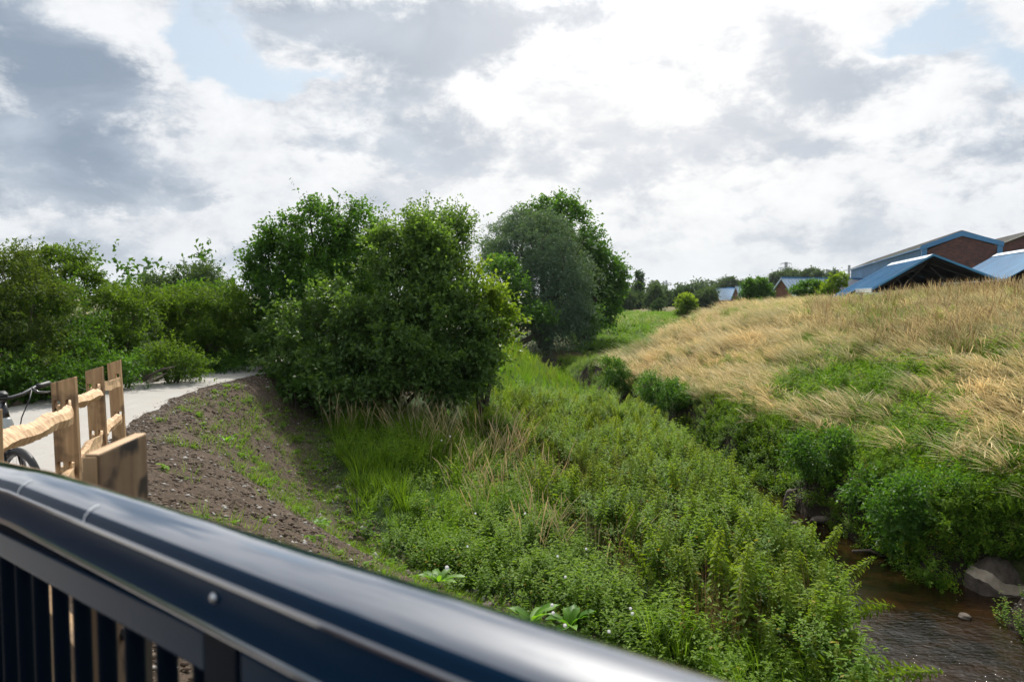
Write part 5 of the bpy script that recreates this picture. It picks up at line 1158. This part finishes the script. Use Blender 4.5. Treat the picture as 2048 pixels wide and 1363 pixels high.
bx3 = sample(7.2, 9.6, 12.0, 13.6, 260, lambda x, y: (H(x, y) > -2.45)); bx = np.concatenate([bx, bx2, bx3]); bx[:, 2] = np.maximum(bx[:, 2], WATER + .02); scatter('bank_creepers', 'dark leafy creepers hanging over the steep foot of the right bank', herbs, L_herb, bx, rng.uniform(.55, 1.0, len(bx)), .6 * rng.random(len(bx)), tilt=.5)
bn = sample(3, 12, 7, 52, 2.5, lambda x, y: (mr(x, y) > .1) & (mr(x, y) < 1.0) & (np.hypot(x - 7.3, (y - 11.8)) > .85)); scatter('bank_nettles', 'taller nettles and willowherb in the right bank growth', nearp, L_nettle, bn, rng.uniform(.4, .7, len(bn)), .6 * rng.random(len(bn)))
# tall dead stalks and green weeds on the crest before the sheds
cr = sample(11, 30, 20, 38, 15, lambda x, y: (x - .35 * y > 1.0) & (mr(x, y) > 5.5) & (fbm(x, y, .7, 14) > .30)); scatter('crest_stalks', 'tall straw stalks along the crest of the mound before the sheds', reed, [L_reed, L_brown, L_reed, L_brown, L_reed], cr, rng.uniform(.5, 1.15, len(cr)), rng.random(len(cr)), tilt=.14)
cg = sample(10, 32, 20, 44, 11, lambda x, y: (mr(x, y) > 8) & (fbm(x, y, .6, 15) > .5)); scatter('crest_weeds', 'bushy green weeds on the crest of the mound', herbs, L_herb, cg, rng.uniform(.8, 1.5, len(cg)), rng.random(len(cg)))
# far field
ff = sample(5, 50, 58, 120, 1.6, lambda x, y: np.abs(x - .2 * y) < .16 * y + 6)
scatter('far_field_growth', 'green and tawny rough growth of the field beyond the mound', [tuft(26, 1.0, .05, .8, stiff=.3, tlo=0, thi=.8, rad=.6), herb(9, .8, .22, .5, spread=.7, nl=9)], [L_grass, L_herb], ff, rng.uniform(.7, 1.2, len(ff)), .5 * rng.random(len(ff)))
fd = sample(8, 50, 66, 120, .9, lambda x, y: (np.abs(x - .25 * y) < .12 * y + 4) & (fbm(x, y, .08, 2) > .5)); scatter('far_dry_growth', 'tawny grass streaks in the far field', [tuft(26, .9, .05, .6, lean=(-.4, 0), stiff=.4, tlo=.2, thi=1, rad=.6)], L_dry, fd, rng.uniform(.7, 1.1, len(fd)), rng.random(len(fd)))

# bindweed flowers: individual white trumpets
def flower_mesh():
    m = []; k = 10; ring = []; r0 = .004
    V = []; F = []
    for j, (r, z) in enumerate(((.004, -.045), (.010, -.02), (.022, .0), (.036, .008))):
        for i in range(k): a = 2 * math.pi * i / k; rr_ = r * (1 + .06 * math.cos(5 * a) * (j == 3)); V.append((rr_ * math.cos(a), rr_ * math.sin(a), z))
    for j in range(3):
        for i in range(k): F.append((j * k + i, j * k + (i + 1) % k, (j + 1) * k + (i + 1) % k, (j + 1) * k + i))
    return np_mesh('bindweed_flower', V, F, M_petal, True, {'tint': np.full(len(V), .5)})
fmsh = flower_mesh()
fl_px = [(1265, 1226, 'two of a pair'), (1261, 1216, ''), (1106, 1225, ''), (1104, 1209, ''), (1130, 1250, ''), (1218, 1262, ''), (1050, 1026, ''), (951, 1026, ''), (935, 1092, ''), (894, 1134, ''), (1115, 1112, ''), (900, 872, ''), (883, 880, ''), (1131, 1153, ''), (1172, 1097, ''), (1727, 1006, ''), (1792, 1021, '')]
fl_lab = ['lower trumpet of the bindweed pair close to the handrail, right side', 'upper smaller trumpet of the bindweed pair close to the handrail', 'white bindweed flower by the handrail, lower one left of the pair', 'white bindweed flower just above another by the handrail left of the pair', 'white bindweed flower almost touching the handrail edge', 'bindweed flower nearest the handrail right of centre', 'white bindweed flower in the middle of the green herbs, brightest one there',
          'white bindweed flower left of the brightest one in the herbs', 'white bindweed flower above the clod heap', 'white bindweed flower beside the clod heap at the bank foot', 'white bindweed flower in the herbs above the dock leaves', 'upper of two white flowers in the grass by the bleached reed heads', 'lower of two white flowers in the grass by the bleached reed heads',
          'white bindweed flower among the dock leaves', 'half open white flower among dark leaves left of the brown stems', 'white bindweed flower on the right bank bush above the stones', 'second white flower on the right bank bush, farther right']
for (px, py, _), lab in zip(fl_px, fl_lab):
    if px > 1500: c = P(px, py, 13.6)
    else:                       # march the ray to just above the plants
        a, b_ = ray(px, py); d = 4.0
        while d < 30 and EYE + b_ * d > float(H(a * d, d)) + .62: d += .05
        c = Vector((a * d, d, EYE + b_ * d))
    o = link('bindweed_flower', fmsh, None, c); tag(o, lab, 'flower', 'white bindweed flowers'); v = (cam.location - c).normalized() + Vector((rng.uniform(-.5, .5), 0, rng.uniform(-.1, .7))); o.rotation_euler = v.to_track_quat('Z', 'Y').to_euler(); o.scale = (.46,) * 3
# dock plants with broad leaves
def dock(px, py, d, lab, n=9, s=1.0):
    c = P(px, py, d); c.z = float(H(c.x, c.y)); r = empty('dock_plant', c, lab, 'plant', 'broad leaved docks by the bank foot')
    for k in range(n):
        a = 6.283 * k / n + rng.uniform(-.3, .3); L = s * rng.uniform(.22, .34); el_ = rng.uniform(.5, 1.25); V = []; F = []
        for i in range(7):
            t = i / 6; w_ = .5 * L * .34 * math.sin(math.pi * min(1, (t * .92 + .06))) ** .8 if t < 1 else .002
            x = L * t * math.cos(el_) + .25 * L * t * t; z = L * t * math.sin(el_) - .35 * L * t * t; wv_ = .012 * math.sin(t * 14 + k)
            V += [(x, -w_, z + w_ * .4 + wv_), (x, 0, z), (x, w_, z + w_ * .4 - wv_)]
        for i in range(6):
            for j in range(2): b0_ = 3 * i + j; F.append((b0_, b0_ + 1, b0_ + 4, b0_ + 3))
        me = np_mesh('leaf', V, F, L_dock, True, {'tint': np.full(len(V), rng.uniform(.1, .9))}); o = link('leaf', me, r); o.rotation_euler = (0, 0, a); o.location = (0, 0, .12)
dock(1140, 1150, 8.6, 'dock with upright pale green leaves, right one of the two in the weeds', 9, 1.25); dock(1062, 1172, 8.5, 'dock with broad arching leaves left of the upright one', 9, 1.3)
dock(875, 1150, 9.6, 'dock rosette beside the clod heap just above the handrail', 8, 1.2); dock(640, 1058, 10.8, 'small dock seedling on the bare soil above the handrail', 6, .7); dock(455, 965, 11.4, 'single dock seedling high on the soil bank', 5, .6); dock(1400, 1010, 9.6, 'bluish leaved dock at the edge of the nettles', 7, 1.0)
# thin summer haze over the whole valley
hm = bpy.data.materials.new('thin haze'); hm.use_nodes = True; g = NT(hm.node_tree); g.n.clear()
pv = g.new('ShaderNodeVolumePrincipled'); g.put(pv.inputs['Color'], (.80, .88, .95)); pv.inputs['Density'].default_value = .00010; pv.inputs['Anisotropy'].default_value = .2
g.l.new(pv.outputs[0], g.new('ShaderNodeOutputMaterial').inputs['Volume'])
tag(MB().box((0, 1200, 36), (3900, 3700, 82)).build('haze', hm), None, None, None, 'stuff')
print('leaves', NLEAF)
